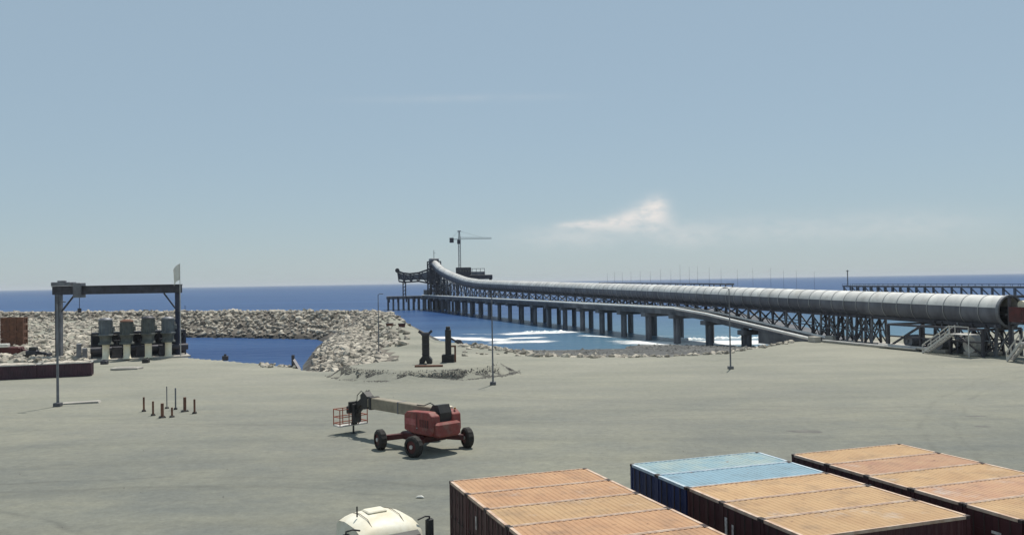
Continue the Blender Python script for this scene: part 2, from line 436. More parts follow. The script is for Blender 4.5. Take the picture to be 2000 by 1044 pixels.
# breakwater crest line: x, y, crest height
_c = [px(-260, 618, 3.0), px(0, 612.5, 3.0), px(200, 611, 3.0), px(360, 610.5, 3.0), px(520, 610, 3.0), px(640, 610, 3.0), px(712, 610, 3.0)]
CREST = [(p.x, p.y, 3.0) for p in _c] + [(-33.5, 222, 2.9), (-27.5, 195, 2.2), (-21, 172, 1.2), (-16.5, 150, 0.35)]
def crest(p):
    best = None
    for i in range(len(CREST) - 1):
        d, t = seg_dist(p, CREST[i][:2], CREST[i + 1][:2])
        if best is None or d < best[0]:
            best = (d, CREST[i][2] + t * (CREST[i + 1][2] - CREST[i][2]))
    return best
def smooth(a, b, x):
    t = max(0.0, min(1.0, (x - a) / (b - a))); return t * t * (3 - 2 * t)
PAD = px(829, 714, 0.9)
def land_z(x, y):
    p = (x, y)
    near = y > 60 or abs(x) > 1000
    z = 0.0
    if not near: return 0.0
    if not inside(p):
        d, k = min((seg_dist(p, LAND[i], LAND[i - 1])[0], i) for i in range(len(LAND)))
        if K_BEACH[0] < k <= K_BEACH[1]:       # open beach
            rise = 44 + 14 * noise.noise((x * 0.03, y * 0.01, 4)) + 16 * math.exp(-((x - 19) / 9) ** 2)
            if x > 34: rise = max(24, rise - (x - 34) * 1.2)
            z = -1.1 * smooth(0, 4, d) - 2.5 * min(2.2, max(0, d - 4) / rise)
        elif K_QUAY[0] < k <= K_QUAY[1]:
            z = -min(7.0, d * 2.2)
        else:
            z = -min(7.0, d * 0.5)
    d, h = crest(p)
    if d < 24:
        zz = h - max(0, d - 2.6) * 0.56
        z = max(z, zz)
    # raised round pad of spoil under the two columns
    q = math.hypot((x - PAD.x) / 10.6, (y - PAD.y) / 8.2)
    q += 0.10 * noise.noise((x * 0.35, y * 0.35, 0))
    if q < 1.06: z = max(z, 1.05 * (1 - smooth(0.86, 1.03, q)))
    if inside(p) and x < -60 and y > 145:
        z += 1.2 * smooth(145, 200, y) + 0.5 * noise.noise((x * 0.1, y * 0.1, 3))
    if y > 106 and x < 40 and z > -0.3:
        z += 0.16 * noise.noise((x * 0.4, y * 0.4, 1)) * smooth(106, 116, y)
    return z
def frange(a, b, st):
    n = int(round((b - a) / st)); return [a + i * (b - a) / n for i in range(n + 1)]
XS = [-2000, -1200, -700, -450] + frange(-300, -60, 4) + frange(-58, 62, 1.25) + frange(65, 150, 3.5) + [200, 300, 500, 900, 2000]
YS = [-2000, -900, -400, -150, -60, 0, 30, 60] + frange(66, 96, 6) + frange(98, 180, 1.1) + frange(182, 330, 3) + [345, 400]
def build_ground():
    vs = [(x, y, land_z(x, y) if y < 340 else -7.0) for y in YS for x in XS]
    n = len(XS)
    fs = [(j * n + i, j * n + i + 1, (j + 1) * n + i + 1, (j + 1) * n + i) for j in range(len(YS) - 1) for i in range(n - 1)]
    b = MB(); b.add(vs, fs, True)
    return kind(b.build('ground', ground_material()), 'structure')
build_ground()
b = MB(); b.add([(-30000, -3000, WATER), (30000, -3000, WATER), (30000, 40000, WATER), (-30000, 40000, WATER)], [(0, 1, 2, 3)])
kind(b.build('sea', sea_material()), 'structure')

# ------------------------------------------------------------------ rocks
def rock_mesh(name, seed, M=None):
    rnd = random.Random(seed)
    import bmesh
    bm = bmesh.new()
    bmesh.ops.create_icosphere(bm, subdivisions=1, radius=1.0)
    off = Vector((rnd.uniform(0, 99), rnd.uniform(0, 99), rnd.uniform(0, 99)))
    sc = Vector((rnd.uniform(0.8, 1.15), rnd.uniform(0.65, 0.95), rnd.uniform(0.55, 0.8)))
    for v in bm.verts:
        k = 1 + 0.45 * noise.noise(v.co * 1.1 + off)
        v.co = Vector((v.co.x * sc.x, v.co.y * sc.y, v.co.z * sc.z)) * k
    me = bpy.data.meshes.new(name); bm.to_mesh(me); bm.free()
    me.materials.append(M or ROCK)
    return me
RMESH = [rock_mesh('boulder', 100 + i) for i in range(9)]
def place_rocks(parent, spots, part='boulder', limit=300):
    """spots: (x, y, z, size); the ones that look largest become parts, the rest one joined part"""
    spots = sorted(spots, key=lambda q: math.hypot(q[0], q[1]) / q[3])
    for (x, y, z, sz) in spots[:limit]:
        o = link(part, random.choice(RMESH), parent)
        o.location = (x, y, z)
        o.rotation_euler = (random.uniform(-.5, .5), random.uniform(-.5, .5), random.uniform(0, 6.28))
        o.scale = (sz, sz, sz)
    rest = spots[limit:]
    if rest:
        b = MB()
        from mathutils import Euler
        for (x, y, z, sz) in rest:
            me = random.choice(RMESH)
            q = Euler((random.uniform(-.5, .5), random.uniform(-.5, .5), random.uniform(0, 6.28))).to_matrix()
            b.add([q @ (v.co * sz) + Vector((x, y, z)) for v in me.vertices], [tuple(p.vertices) for p in me.polygons])
        kind(b.build('boulders', MATS['armour_rock_mass'], parent), 'stuff')
mat('armour_rock_mass', (0.52, 0.47, 0.39), (0.13, 0.115, 0.10), 0.95, 0, 0.55, bump=0.08, bscale=2.5, lo=0.38, hi=0.58, wet=True)

bw = thing('breakwater', 'long pale rubble breakwater enclosing the blue intake basin', 'breakwater')
BANK = [(-40, 216), (-34, 176), (-30.5, 158), (-24, 128), (-20.5, 112)]
def core_zone(x, y):
    d, h = crest((x, y))
    if d < 15 and y > 214: return True
    db = min(seg_dist((x, y), BANK[i], BANK[i + 1])[0] for i in range(len(BANK) - 1))
    return db < 6.5 and y > 114 and land_z(x, y) < 2.6
vs, fs, idx = [], [], {}
cxs = frange(-250, -12, 1.7); cys = frange(112, 312, 1.7)
def cv(i, j):
    if (i, j) not in idx:
        x, y = cxs[i], cys[j]
        idx[(i, j)] = len(vs); vs.append((x, y, land_z(x, y) + 0.05 + 0.10 * noise.noise((x, y, 2))))
    return idx[(i, j)]
for i in range(len(cxs) - 1):
    for j in range(len(cys) - 1):
        if core_zone(cxs[i] + .85, cys[j] + .85): fs.append((cv(i, j), cv(i + 1, j), cv(i + 1, j + 1), cv(i, j + 1)))
b = MB(); b.add(vs, fs); b.build('rubble_core', RUBBLE, bw)
spots = []
for i in range(len(CREST) - 1):
    a, c = CREST[i], CREST[i + 1]
    L = math.hypot(c[0] - a[0], c[1] - a[1])
    dx, dy = (c[0] - a[0]) / L, (c[1] - a[1]) / L
    nx, ny = dy, -dx                       # towards camera for the long arm
    arm = i >= 6
    n = int(L * (18 if not arm else 9))
    if i == 0: n = int(n * 0.3)
    for k in range(n):
        t = random.random()
        off = random.uniform(-3.5, 16) if not arm else random.uniform(-5.5, 11)
        x, y = a[0] + t * (c[0] - a[0]) + nx * off, a[1] + t * (c[1] - a[1]) + ny * off
        if arm and off < 0 and y < 200: continue
        z = land_z(x, y)
        if z < WATER - 1.0: continue
        if arm and y < 215 and off < 2.2 and random.random() < 0.8: continue
        spots.append((x, y, z + 0.18, (random.uniform(0.4, 0.95) if random.random() < .82 else random.uniform(.95, 1.5)) * (0.8 if arm else 1)))
# the basin bank running back to the yard
for i in range(len(BANK) - 1):
    a, c = BANK[i], BANK[i + 1]
    L = math.hypot(c[0] - a[0], c[1] - a[1])
    for k in range(int(L * 13)):
        t = random.random(); off = random.uniform(-5.5, 5.5)
        x, y = a[0] + t * (c[0] - a[0]) + off, a[1] + t * (c[1] - a[1])
        if off > 2.5 and random.random() < 0.45: continue
        z = land_z(x, y)
        if z < WATER - 0.8: continue
        spots.append((x, y, z + 0.05, random.uniform(0.4, 0.95)))
def apart(sp, f=0.95):
    keep, grid = [], {}
    for s_ in sp:
        g = (int(s_[0] // 3), int(s_[1] // 3)); ok = True
        for ax_ in (-1, 0, 1):
            for ay in (-1, 0, 1):
                for q in grid.get((g[0] + ax_, g[1] + ay), ()):
                    if (q[0] - s_[0]) ** 2 + (q[1] - s_[1]) ** 2 < (f * 0.5 * (q[3] + s_[3])) ** 2: ok = False
        if ok: keep.append(s_); grid.setdefault(g, []).append(s_)
    return keep
place_rocks(bw, apart(spots))

# rubble ground at the left, between the bins and the breakwater
rub = thing('rubble_field', 'loose pale rubble spread behind the maroon bins', 'rubble')
sp = []
for k in range(2600):
    u, v = random.uniform(-60, 350), random.uniform(616, 700)
    p = px(u, v, 0.6)
    if p.y < 118 or p.y > 262 or (u > 180 and p.y < 150) or not inside((p.x, p.y)): continue
    z = land_z(p.x, p.y)
    sp.append((p.x, p.y, z + 0.05, random.uniform(0.35, 1.0)))
place_rocks(rub, apart(sp), limit=220)

# shore revetment in front of the beach
rev = thing('rock_revetment', 'row of pale boulders lining the yard edge above the beach', 'rocks')
sp = []
EDGE = [(-9, 150), (-1.5, 138), (3, 127), (12, 123.5), (22, 122.5), (31, 127), (41, 138), (48, 147.5)]
for i in range(len(EDGE) - 1):
    a, c = EDGE[i], EDGE[i + 1]
    L = math.hypot(c[0] - a[0], c[1] - a[1])
    for k in range(int(L * 4.5)):
        t = random.random(); nx, ny = -(c[1] - a[1]) / L, (c[0] - a[0]) / L
        off = random.uniform(-0.4, 4.6)
        x, y = a[0] + t * (c[0] - a[0]) + nx * off, a[1] + t * (c[1] - a[1]) + ny * off
        sp.append((x, y, land_z(x, y) + 0.1, random.uniform(0.3, 0.85) * (1 if x < 20 else 0.75)))
for k in range(34):
    p = px(random.uniform(1055, 1260), random.uniform(683, 694), -.2)
    sp.insert(0, (p.x, p.y, land_z(p.x, p.y) + .15, random.uniform(0.6, 1.15)))
for k in range(30):
    x, y = random.uniform(-8, 16), random.uniform(128, 150)
    sp.append((x, y, land_z(x, y) + 0.05, random.uniform(0.25, 0.6)))
place_rocks(rev, apart(sp), limit=240)
# rocks at the basin lip
lip = thing('basin_edge_rocks', 'small heap of rocks at the yard edge of the basin', 'rocks')
sp = []
for k in range(60):
    u, v = random.uniform(510, 598), random.uniform(705, 718)
    p = px(u, v, 0.0); z = land_z(p.x, p.y)
    if z > -1.2: sp.append((p.x, p.y, z + 0.05, random.uniform(0.25, 0.6)))
place_rocks(lip, apart(sp), limit=80)

# ------------------------------------------------------------------ surf
def wave(u0, v0, u1, v1, wid, hgt, seed):
    a, c = px(u0, v0, WATER), px(u1, v1, WATER)
    rnd = random.Random(seed); n = 44
    vs, fs = [], []; m_ = 7
    d = (c - a).normalized(); nrm = Vector((-d.y, d.x, 0))
    for i in range(n + 1):
        t = i / n
        env = min(1, t * 7, (1 - t) * 7) ** 0.6
        p = a.lerp(c, t) + nrm * (noise.noise((t * 5, seed, 0)) * wid * 0.9)
        ww = wid * env * (0.55 + 0.75 * abs(noise.noise((t * 8, seed, 5))) + 0.25 * noise.noise((t * 30, seed, 2)))
        for k in range(m_):
            q = k / (m_ - 1) * 2 - 1
            hh = hgt * env * (1 - q * q) * (0.6 + 0.6 * noise.noise((t * 22, q * 2, seed)))
            vs.append(p + nrm * (q * ww + 0.4 * noise.noise((t * 50, q, seed))) + Vector((0, 0, -0.05 + max(0, hh))))
    for i in range(n):
        for k in range(m_ - 1):
            fs.append((i * m_ + k, i * m_ + k + 1, (i + 1) * m_ + k + 1, (i + 1) * m_ + k))
    return vs, fs
b = MB()
for i, wv_ in enumerate([(1015, 650, 1110, 648, 1.3, .8), (1285, 664, 1380, 663, 1.3, .8), (1380, 662, 1500, 660, 1.2, .7)]):
    b.add(*wave(*wv_, seed=i * 3.7 + 1), smooth=True)
kind(b.build('breaking_waves', FOAM), 'stuff')
# thin lacy foam of the surf: a sheet on the water and swash, holed by noise
def foam_material():
    M = bpy.data.materials.new('lacy_foam'); M.use_nodes = True
    t = M.node_tree; b = t.nodes['Principled BSDF']
    b.inputs['Base Color'].default_value = (.85, .86, .85, 1); b.inputs['Roughness'].default_value = .9
    at = t.nodes.new('ShaderNodeAttribute'); at.attribute_name = 'foam'
    g = t.nodes.new('ShaderNodeNewGeometry')
    mp = t.nodes.new('ShaderNodeMapping'); mp.inputs['Scale'].default_value = (.45, .8, 1); t.links.new(g.outputs['Position'], mp.inputs[0])
    n = t.nodes.new('ShaderNodeTexNoise'); n.inputs['Scale'].default_value = .22; n.inputs['Detail'].default_value = 9; n.inputs['Roughness'].default_value = .75
    t.links.new(mp.outputs[0], n.inputs['Vector'])
    def mth(op, a, c, cl=False):
        q = t.nodes.new('ShaderNodeMath'); q.operation = op; q.use_clamp = cl
        for i, x in enumerate((a, c)):
            if isinstance(x, (int, float)): q.inputs[i].default_value = x
            else: t.links.new(x, q.inputs[i])
        return q.outputs[0]
    f = mth('ADD', mth('MULTIPLY', at.outputs['Fac'], .9), mth('MULTIPLY', mth('SUBTRACT', n.outputs[0], .5), 2.4))
    f = mth('MULTIPLY', mth('ADD', f, -.36), 2.2, True)
    mx = t.nodes.new('ShaderNodeMixShader'); tr = t.nodes.new('ShaderNodeBsdfTransparent')
    t.links.new(f, mx.inputs[0]); t.links.new(tr.outputs[0], mx.inputs[1]); t.links.new(b.outputs[0], mx.inputs[2])
    t.links.new(mx.outputs[0], t.nodes['Material Output'].inputs['Surface'])
    return M
BANDS = []
for u0, v0, u1, v1, w_, a_ in [(850, 659, 965, 663, 5, 1), (980, 668, 1050, 667, 5, 1), (1010, 651, 1112, 648, 6, 1), (1005, 660, 1045, 659, 3.5, .9), (1262, 669, 1345, 671, 8, 1.05),
                               (1345, 671, 1480, 668, 9, 1.05), (1480, 667, 1600, 661, 6, .95), (1140, 655, 1262, 662, 1.6, .8), (1240, 657, 1420, 655, 1.2, .6), (900, 652, 1010, 654, 1.2, .6)]:
    a, c = px(u0, v0, WATER), px(u1, v1, WATER)
    BANDS.append(((a.x, a.y), (c.x, c.y), w_, a_))
fx, fy = frange(-34, 76, 1.2), frange(140, 262, 1.2)
vs, fo = [], []
for y in fy:
    for x in fx:
        lz = land_z(x, y)
        vs.append((x, y, max(WATER + .05, lz + .05)))
        f = max(a_ * math.exp(-(seg_dist((x, y), p0, p1)[0] / w_) ** 2) for p0, p1, w_, a_ in BANDS)
        dp = WATER - lz
        if -.25 < dp < .8: f = max(f, .55 * math.exp(-((dp - .1) / .25) ** 2))
        if lz > WATER + .9: f = 0
        fo.append(f)
n = len(fx)
fs = [(j * n + i, j * n + i + 1, (j + 1) * n + i + 1, (j + 1) * n + i) for j in range(len(fy) - 1) for i in range(n - 1)
      if max(fo[j * n + i], fo[j * n + i + 1], fo[(j + 1) * n + i + 1], fo[(j + 1) * n + i]) > .05]
b = MB(); b.add(vs, fs, True)
o = b.build('surf_foam', foam_material()); kind(o, 'stuff')
o.data.attributes.new('foam', 'FLOAT', 'POINT').data.foreach_set('value', fo)

# ------------------------------------------------------------------ jetty and conveyor axis
AX0 = Vector((65.5, 113.0, 0)); AANG = R(17)
AD = Vector((-math.sin(AANG), math.cos(AANG), 0)); AV = Vector((-math.cos(AANG), -math.sin(AANG), 0))   # along / towards camera side
def J(u, v, z): return AX0 + AD * u + AV * v + Vector((0, 0, z))
def u_of_d(d): return (d - AX0.y) / AD.y
def at_px(x, v=0.0):
    """distance along the jetty where its line (offset v) crosses picture column x (horizontal direction only)"""
    k = (x - 1000) / F_PX
    a = AX0 + AV * v
    return (a.x - k * a.y) / (k * AD.y - AD.x)
U_FOOT, U_TOP, U_END = u_of_d(147.5), u_of_d(190), u_of_d(470)
DECK = 4.0
def deck_z(u):
    if u <= U_FOOT: return 0.02
    if u >= U_TOP: return DECK
    return 0.02 + (DECK - 0.02) * (u - U_FOOT) / (U_TOP - U_FOOT)
jet = thing('jetty', 'long concrete jetty on dark piles carrying the conveyor out to sea', 'jetty', J(U_FOOT, 0, 0), AANG)
# local frame of jetty / conveyor: +Y along the jetty, -X towards the camera side
def loc(u, v, z, u0): return Vector((-v, u - u0, z))
us = [U_FOOT, U_FOOT + 7]
while us[-1] < U_END - 8: us.append(us[-1] + 14.2)
us.append(U_END)
near_e, far_e = 5.2, -5.2
for i in range(len(us) - 1):
    a, c = us[i], us[i + 1]
    za, zc = deck_z(a), deck_z(c)
    pts = []
    b = MB()
    g = 0.03
    def slab(b, v0, v1, zt, zb, a=a, c=c, za=za, zc=zc):
        A = [loc(a + g, v, za + z, U_FOOT) for z in (zb, zt) for v in (v0, v1)]
        B = [loc(c - g, v, zc + z, U_FOOT) for z in (zb, zt) for v in (v0, v1)]
        b.add(A + B, [(0, 1, 3, 2), (4, 6, 7, 5), (0, 4, 5, 1), (2, 3, 7, 6), (0, 2, 6, 4), (1, 5, 7, 3)])
    slab(b, near_e, far_e, 0, -0.35); b.build('deck_slab', PILE, jet)
    b = MB(); slab(b, near_e + 0.06, near_e - 0.34, 0.12, 0.003); b.build('kerb', PILE, jet)
    b = MB(); slab(b, 1.9, 1.55, 0.12, 0.003); b.build('kerb', PILE, jet)
    for v, zz, rr in ((near_e - 0.1, .48, .24), (1.72, .48, .22)):
        b = MB(); b.tube([loc(a + g, v, za + zz, U_FOOT), loc(c - g, v, zc + zz, U_FOOT)], rr, 12); b.build('pipe', PIPEW, jet)
    if za > 0.9:
        for v in (near_e - 0.45, 1.5, -1.5, far_e + 0.45):
            b = MB(); slab(b, v + 0.25, v - 0.25, -0.353, -0.95); b.build('girder', PILE, jet)
pm = MB().tube([(0, 0, 0), (0, 0, 1)], 0.5, 12).mesh('pile', PILE)
for i, u in enumerate(us[1:]):
    z = deck_z(u)
    if z < 1.2: continue
    zb = z - 0.953
    cap = MB(); cap.box(-near_e - 0.5, -far_e + 0.5, u - U_FOOT - 1.1, u - U_FOOT + 1.1, zb - 0.9, zb - 0.003, 0.05)
    cap.build('pile_cap', PILE, jet)
    for v in (4.2, -4.2):
        for du in (-0.62, 0.62):
            o = link('pile', pm, jet); o.location = loc(u + du, v, -9.0, U_FOOT); o.scale = (1, 1, zb - 0.8 + 9.0)
# handrail posts and lamp standards along the deck
b = MB()
for k in range(int((U_END - U_TOP) / 4)):
    u = U_TOP + k * 4
    b.bar(loc(u, far_e + 0.15, DECK + 0.0, U_FOOT), loc(u, far_e + 0.15, DECK + 1.1, U_FOOT), 0.08)
b.bar(loc(U_TOP, far_e + .15, DECK + 1.1, U_FOOT), loc(U_END, far_e + .15, DECK + 1.1, U_FOOT), 0.08)
b.build('handrail', STEEL2, jet)
for v in (near_e - .1, 1.72):
    b = MB(); b.box(-v - .6, -v + .6, -1.6, .35, 0.0, .95, .06); b.build('anchor_block', CONC, jet)
# abutment wing walls at the ramp foot
b = MB()
b.prism([(0, -1.2), (16, -1.2), (16, 1.0), (0, 0.02)], 0, 0.5)
o = b.build('wing_wall', CONCD, jet); o.rotation_euler = (0, 0, R(90)); o.location = (-near_e + 0.55, 0, 0)

# jetty head
HD = 478.0
head_c = Vector((-51.5, HD, 0))
hd = thing('loading_platform', 'dark loading platform on closely set piles at the seaward end of jetty', 'platform', head_c, R(8))
b = MB(); b.box(-17.5, 17.5, -7, 7, DECK - 1.5, DECK, 0.1); b.build('deck_slab', PILE, hd)
for k in range(13):
    x = -16.6 + k * 33.2 / 12
    for y in (-6, 0, 6):
        o = link('pile', pm, hd); o.location = (x, y, -9); o.scale = (1, 1, DECK - 1.6 + 9.2)
b = MB()
for k in range(8):
    x = -16 + k * 32 / 7
    b.box(x - .4, x + .4, -7.55, -7.003, DECK - 3.2, DECK - .1)
b.build('fender', STEEL, hd)

# ------------------------------------------------------------------ conveyor tube
prof_px = [(1968, 577), (1540, 564), (1300, 556), (1040, 549), (941, 546), (911, 541.5), (881, 530.5), (861, 520), (847, 505)]
PROF = []
for x, y in prof_px:
    # iterate: column -> u -> height of the top line
    u = at_px(x); d = (AX0 + AD * u).y
    p = pxd(x, y, d)
    PROF.append((u, p.z))
RAD = 2.06
def top_z(u):
    if u <= PROF[0][0]: return PROF[0][1]
    for i in range(len(PROF) - 1):
        (a, za), (c, zc) = PROF[i], PROF[i + 1]
        if u <= c:
            return za + (zc - za) * (u - a) / (c - a)
    return PROF[-1][1]
def ctr_z(u):   # smoothed
    s_ = 0
    for k in (-6, -3, 0, 3, 6):
        s_ += top_z(u + k) if u + k > PROF[0][0] else PROF[0][1] - (PROF[0][0] - u - k) * 0.012
    return s_ / 5 - RAD
U0 = PROF[0][0]; UE = PROF[-1][0]
con = thing('conveyor_gallery', 'long pale ribbed tubular conveyor gallery rising out over the jetty', 'conveyor', J(U0, 0, 0), AANG)
SEG = 3.05
NS = 30
SPLIT = R(14)
def shell(a_from, a_to, n, rad):
    b = MB()
    def arc(y, r): return [(r * math.cos(a_from + (a_to - a_from) * k / n), y, r * math.sin(a_from + (a_to - a_from) * k / n)) for k in range(n + 1)]
    o0, o1, i0, i1 = arc(0, rad), arc(SEG + .02, rad), arc(0, rad - .05), arc(SEG + .02, rad - .05)
    m_ = n + 1
    b.add(o0 + o1, [(k, k + 1, m_ + k + 1, m_ + k) for k in range(n)], True)
    b.add(i0 + i1, [(k + 1, k, m_ + k, m_ + k + 1) for k in range(n)], True)
    b.add(o0 + i0, [(k + 1, k, m_ + k, m_ + k + 1) for k in range(n)]); b.add(o1 + i1, [(k, k + 1, m_ + k + 1, m_ + k) for k in range(n)])
    for k in (0, n): b.add([o0[k], o1[k], i1[k], i0[k]], [(0, 1, 2, 3)])
    return b
LOWER = mat('shade_toned_lower_shell', (0.15, 0.155, 0.18), (0.09, 0.092, 0.11), 0.6, 0.0, 0.5, rnd=0.1, stretch=(1, 1, .4))  # shade on the tube's lower side put into a darker colour
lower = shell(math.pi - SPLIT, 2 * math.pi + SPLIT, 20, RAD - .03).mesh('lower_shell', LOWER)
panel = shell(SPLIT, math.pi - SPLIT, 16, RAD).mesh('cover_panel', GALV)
b = MB(); vs, fs = [], []
for y, r in ((-.05, RAD + 0.003), (-.05, RAD + .05), (.05, RAD + .05), (.05, RAD + 0.003)):
    for k in range(NS):
        a = 2 * math.pi * k / NS
        vs.append((r * math.cos(a), y, r * math.sin(a)))
for i in range(4):
    for k in range(NS):
        j = (k + 1) % NS; i2 = (i + 1) % 4
        fs.append((i * NS + k, i * NS + j, i2 * NS + j, i2 * NS + k))
b.add(vs, fs, False)
hoop = b.mesh('hoop', HOOP)
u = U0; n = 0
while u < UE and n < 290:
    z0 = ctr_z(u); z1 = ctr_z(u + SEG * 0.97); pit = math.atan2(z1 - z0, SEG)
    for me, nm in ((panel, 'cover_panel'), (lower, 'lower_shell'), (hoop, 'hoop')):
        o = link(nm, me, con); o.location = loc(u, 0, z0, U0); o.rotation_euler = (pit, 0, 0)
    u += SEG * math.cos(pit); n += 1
U_LAST = u
# belt and idler line that shows in the open near mouth
b = MB()
b.box(-1.1, 1.1, -16, 6, ctr_z(U0) - 0.25, ctr_z(U0) - 0.15)
b.box(-0.9, 0.9, -16, 6, ctr_z(U0) - 1.0, ctr_z(U0) - 0.95)
b.build('belt', BLACK, con)
b = MB()
for k in range(9):
    b.tube([(-1.15, -15 + k * 1.8, ctr_z(U0) - 0.4), (1.15, -15 + k * 1.8, ctr_z(U0) - 0.4)], 0.12, 8)
b.build('idler', STEEL2, con)
# stringers and service walkway below the tube
b = MB()
uu = U0
while uu < UE - 4:
    u2 = min(uu + 6, UE - 3)
    for v in (1.25, -1.25):
        b.bar(loc(uu, v, ctr_z(uu) - 1.92, U0), loc(u2, v, ctr_z(u2) - 1.92, U0), 0.3, 0.5)
    uu = u2
b.build('stringer', STEEL, con)
# trestle bents: closely set, braced steel frames
bents = [at_px(x) for x in (1958, 1938, 1912, 1884, 1852, 1838)]
bents += [at_px(x) for x in (1714, 1702, 1684, 1666, 1648, 1630, 1614, 1598)]
uu = at_px(1598) + 3.6
while uu < UE - 3: bents.append(uu); uu += 4.2 if uu < at_px(1200) else 7.5
for i, u in enumerate(bents):
    zb = deck_z(u); zt = ctr_z(u) - 1.95; H = zt - zb
    b = MB()
    sp = 1.5 if H < 5 else 2.1
    L1, L2 = Vector((-sp, 0, 0)), Vector((sp, 0, 0)); T1, T2 = Vector((-1.25, 0, H)), Vector((1.25, 0, H))
    wd = 0.3 if H < 5.5 else 0.42
    b.bar(L1, T1, wd, up=(0, 1, 0)); b.bar(L2, T2, wd, up=(0, 1, 0))
    b.bar(T1 + Vector((-.3, 0, .0)), T2 + Vector((.3, 0, .0)), 0.3, 0.3)
    if H > 1.6:
        b.bar(L1.lerp(T1, 0.08), L2.lerp(T2, 0.92), 0.16, up=(0, 1, 0)); b.bar(L2.lerp(T2, 0.08) + Vector((0, .17, 0)), L1.lerp(T1, 0.92) + Vector((0, .17, 0)), 0.16, up=(0, 1, 0))
    b.box(-sp - .35, -sp + .35, -.35, .35, 0.003, 0.12); b.box(sp - .35, sp + .35, -.35, .35, 0.003, 0.12)
    o = b.build('trestle_bent', STEEL if i % 3 else STEEL2, con); o.location = loc(u, 0, zb, U0)
    # longitudinal brace to next bent
    if i + 1 < len(bents) and 0 < bents[i + 1] - u < 9 and H > 1.2:
        u2 = bents[i + 1]; zb2, zt2 = deck_z(u2), ctr_z(u2) - 1.95
        for v in (1.62, -1.62):
            b = MB()
            p0, p1 = loc(u, v, zb + .25, U0), loc(u2, v * .82, zt2 - .2, U0)
            if i % 2: p0, p1 = loc(u, v * .82, zt - .2, U0), loc(u2, v, zb2 + .25, U0)
            b.bar(p0, p1, 0.15)
            if H > 3: b.bar(loc(u, v * 1.05, zb + H * .5, U0), loc(u2, v * 1.05, zb2 + (zt2 - zb2) * .5, U0), 0.14)
            b.build('side_brace', STEEL if i % 2 else STEEL2, con)
# walkway with rail on the camera side of the tube
b = MB()
uu = at_px(1700)
while uu < at_px(945):
    z = ctr_z(uu) - 1.45; z2 = ctr_z(uu + 4.2) - 1.45
    b.bar(loc(uu, 2.35, z - .5, U0), loc(uu + 4.2, 2.35, z2 - .5, U0), 0.7, 0.1)
    b.bar(loc(uu, 2.65, z - .5, U0), loc(uu, 2.65, z + .55, U0), 0.06)
    b.bar(loc(uu, 2.65, z + .55, U0), loc(uu + 4.2, 2.65, z2 + .55, U0), 0.06)
    b.bar(loc(uu, 1.3, z - .55, U0), loc(uu, 2.7, z - .55, U0), 0.1)
    uu += 4.2
b.build('walkway', STEEL, con)
# near end: hood ring and dark tail frame running out of view
b = MB(); vs, fs = [], []
for y, r in ((-.35, RAD + .12), (.1, RAD + .12), (.1, RAD - .1), (-.35, RAD - .1)):
    for k in range(NS):
        a = 2 * math.pi * k / NS
        vs.append((r * math.cos(a), y, r * math.sin(a)))
for i in range(4):
    for k in range(NS):
        j = (k + 1) % NS; fs.append((i * NS + k, i * NS + j, ((i + 1) % 4) * NS + j, ((i + 1) % 4) * NS + k))
b.add(vs, fs, False); o = b.build('end_ring', STEEL2, con); o.location = (0, 0, ctr_z(U0))
b = MB()
zc = ctr_z(U0)
for y in (-2.2, -6, -10, -14, -18):
    for sx_ in (-2.2, 2.2):
        b.bar((sx_, y, .02), (sx_, y, zc + 2.0), 0.3)
    b.bar((-2.3, y, zc + 2.0), (2.3, y, zc + 2.0), 0.3); b.bar((-2.3, y, zc - 1.4), (2.3, y, zc - 1.4), 0.3)
    b.bar((-2.2, y, .4), (2.2, y, zc - 1.5), 0.18)
for sx_ in (-2.2, 2.2):
    for z in (zc + 2.0, zc - 1.4, zc + 0.4, 2.2):
        b.bar((sx_, -18, z), (sx_, -2.2, z), 0.24)
    for y in (-2.2, -10):
        b.bar((sx_, y, .3), (sx_, y - 4, zc - 1.5), 0.18)
b.build('tail_frame', STEEL, con)
b = MB()
for k in range(8):
    y = -2.2 - k * 2.0
    b.box(-2.42, -2.36, y - 1.96, y - .04, zc - 1.2, zc + .7)
b.build('tail_cladding', REDD, con)
b = MB(); b.tube([(-1.6, -3.4, zc + .95), (1.6, -3.4, zc + .95)], .55, 18); b.tube([(-1.6, -7.2, zc + .95), (1.6, -7.2, zc + .95)], .55, 18)
b.build('drum', CREAM, con)

# take-up machinery and access stair under the near end
tk = thing('takeup_station', 'jumble of dark steel drive machinery with pale sloping stairs under tube end', 'machinery', J(U0, 0, 0), AANG)
b = MB()
for y in (1.0, 6.5, 12.0, 18.5):
    for x in (-3.4, 3.0):
        b.bar((x, y, .02), (x, y, 3.6), 0.32)
    b.bar((-3.4, y, 3.6), (3.0, y, 3.6), 0.3); b.bar((-3.4, y, .3), (3.0, y, 3.5), .16)
for x in (-3.4, 3.0):
    b.bar((x, 1, 3.6), (x, 18.5, 3.6), 0.3); b.bar((x, 1, 1.9), (x, 18.5, 1.9), 0.2)
    b.bar((x, 1, .2), (x, 6.5, 3.5), .18); b.bar((x, 12, 3.5), (x, 18.5, .2), .18)
b.build('frame', STEEL, tk)
for i, (y, z, r, M_) in enumerate([(3.6, 1.5, 1.15, PALE), (9.2, 1.4, .95, STEEL2), (15.0, 1.3, .9, STEEL2)]):
    b = MB(); b.tube([(-3.0, y, z), (-1.2, y, z)], r, 20); b.tube([(-3.2, y, z), (2.6, y, z)], .2, 10); b.build('pulley', M_, tk)
    b = MB(); b.box(-2.9, 2.4, y - 1.2, y + 1.2, .02, .5, .04); b.build('plinth', CONC, tk)
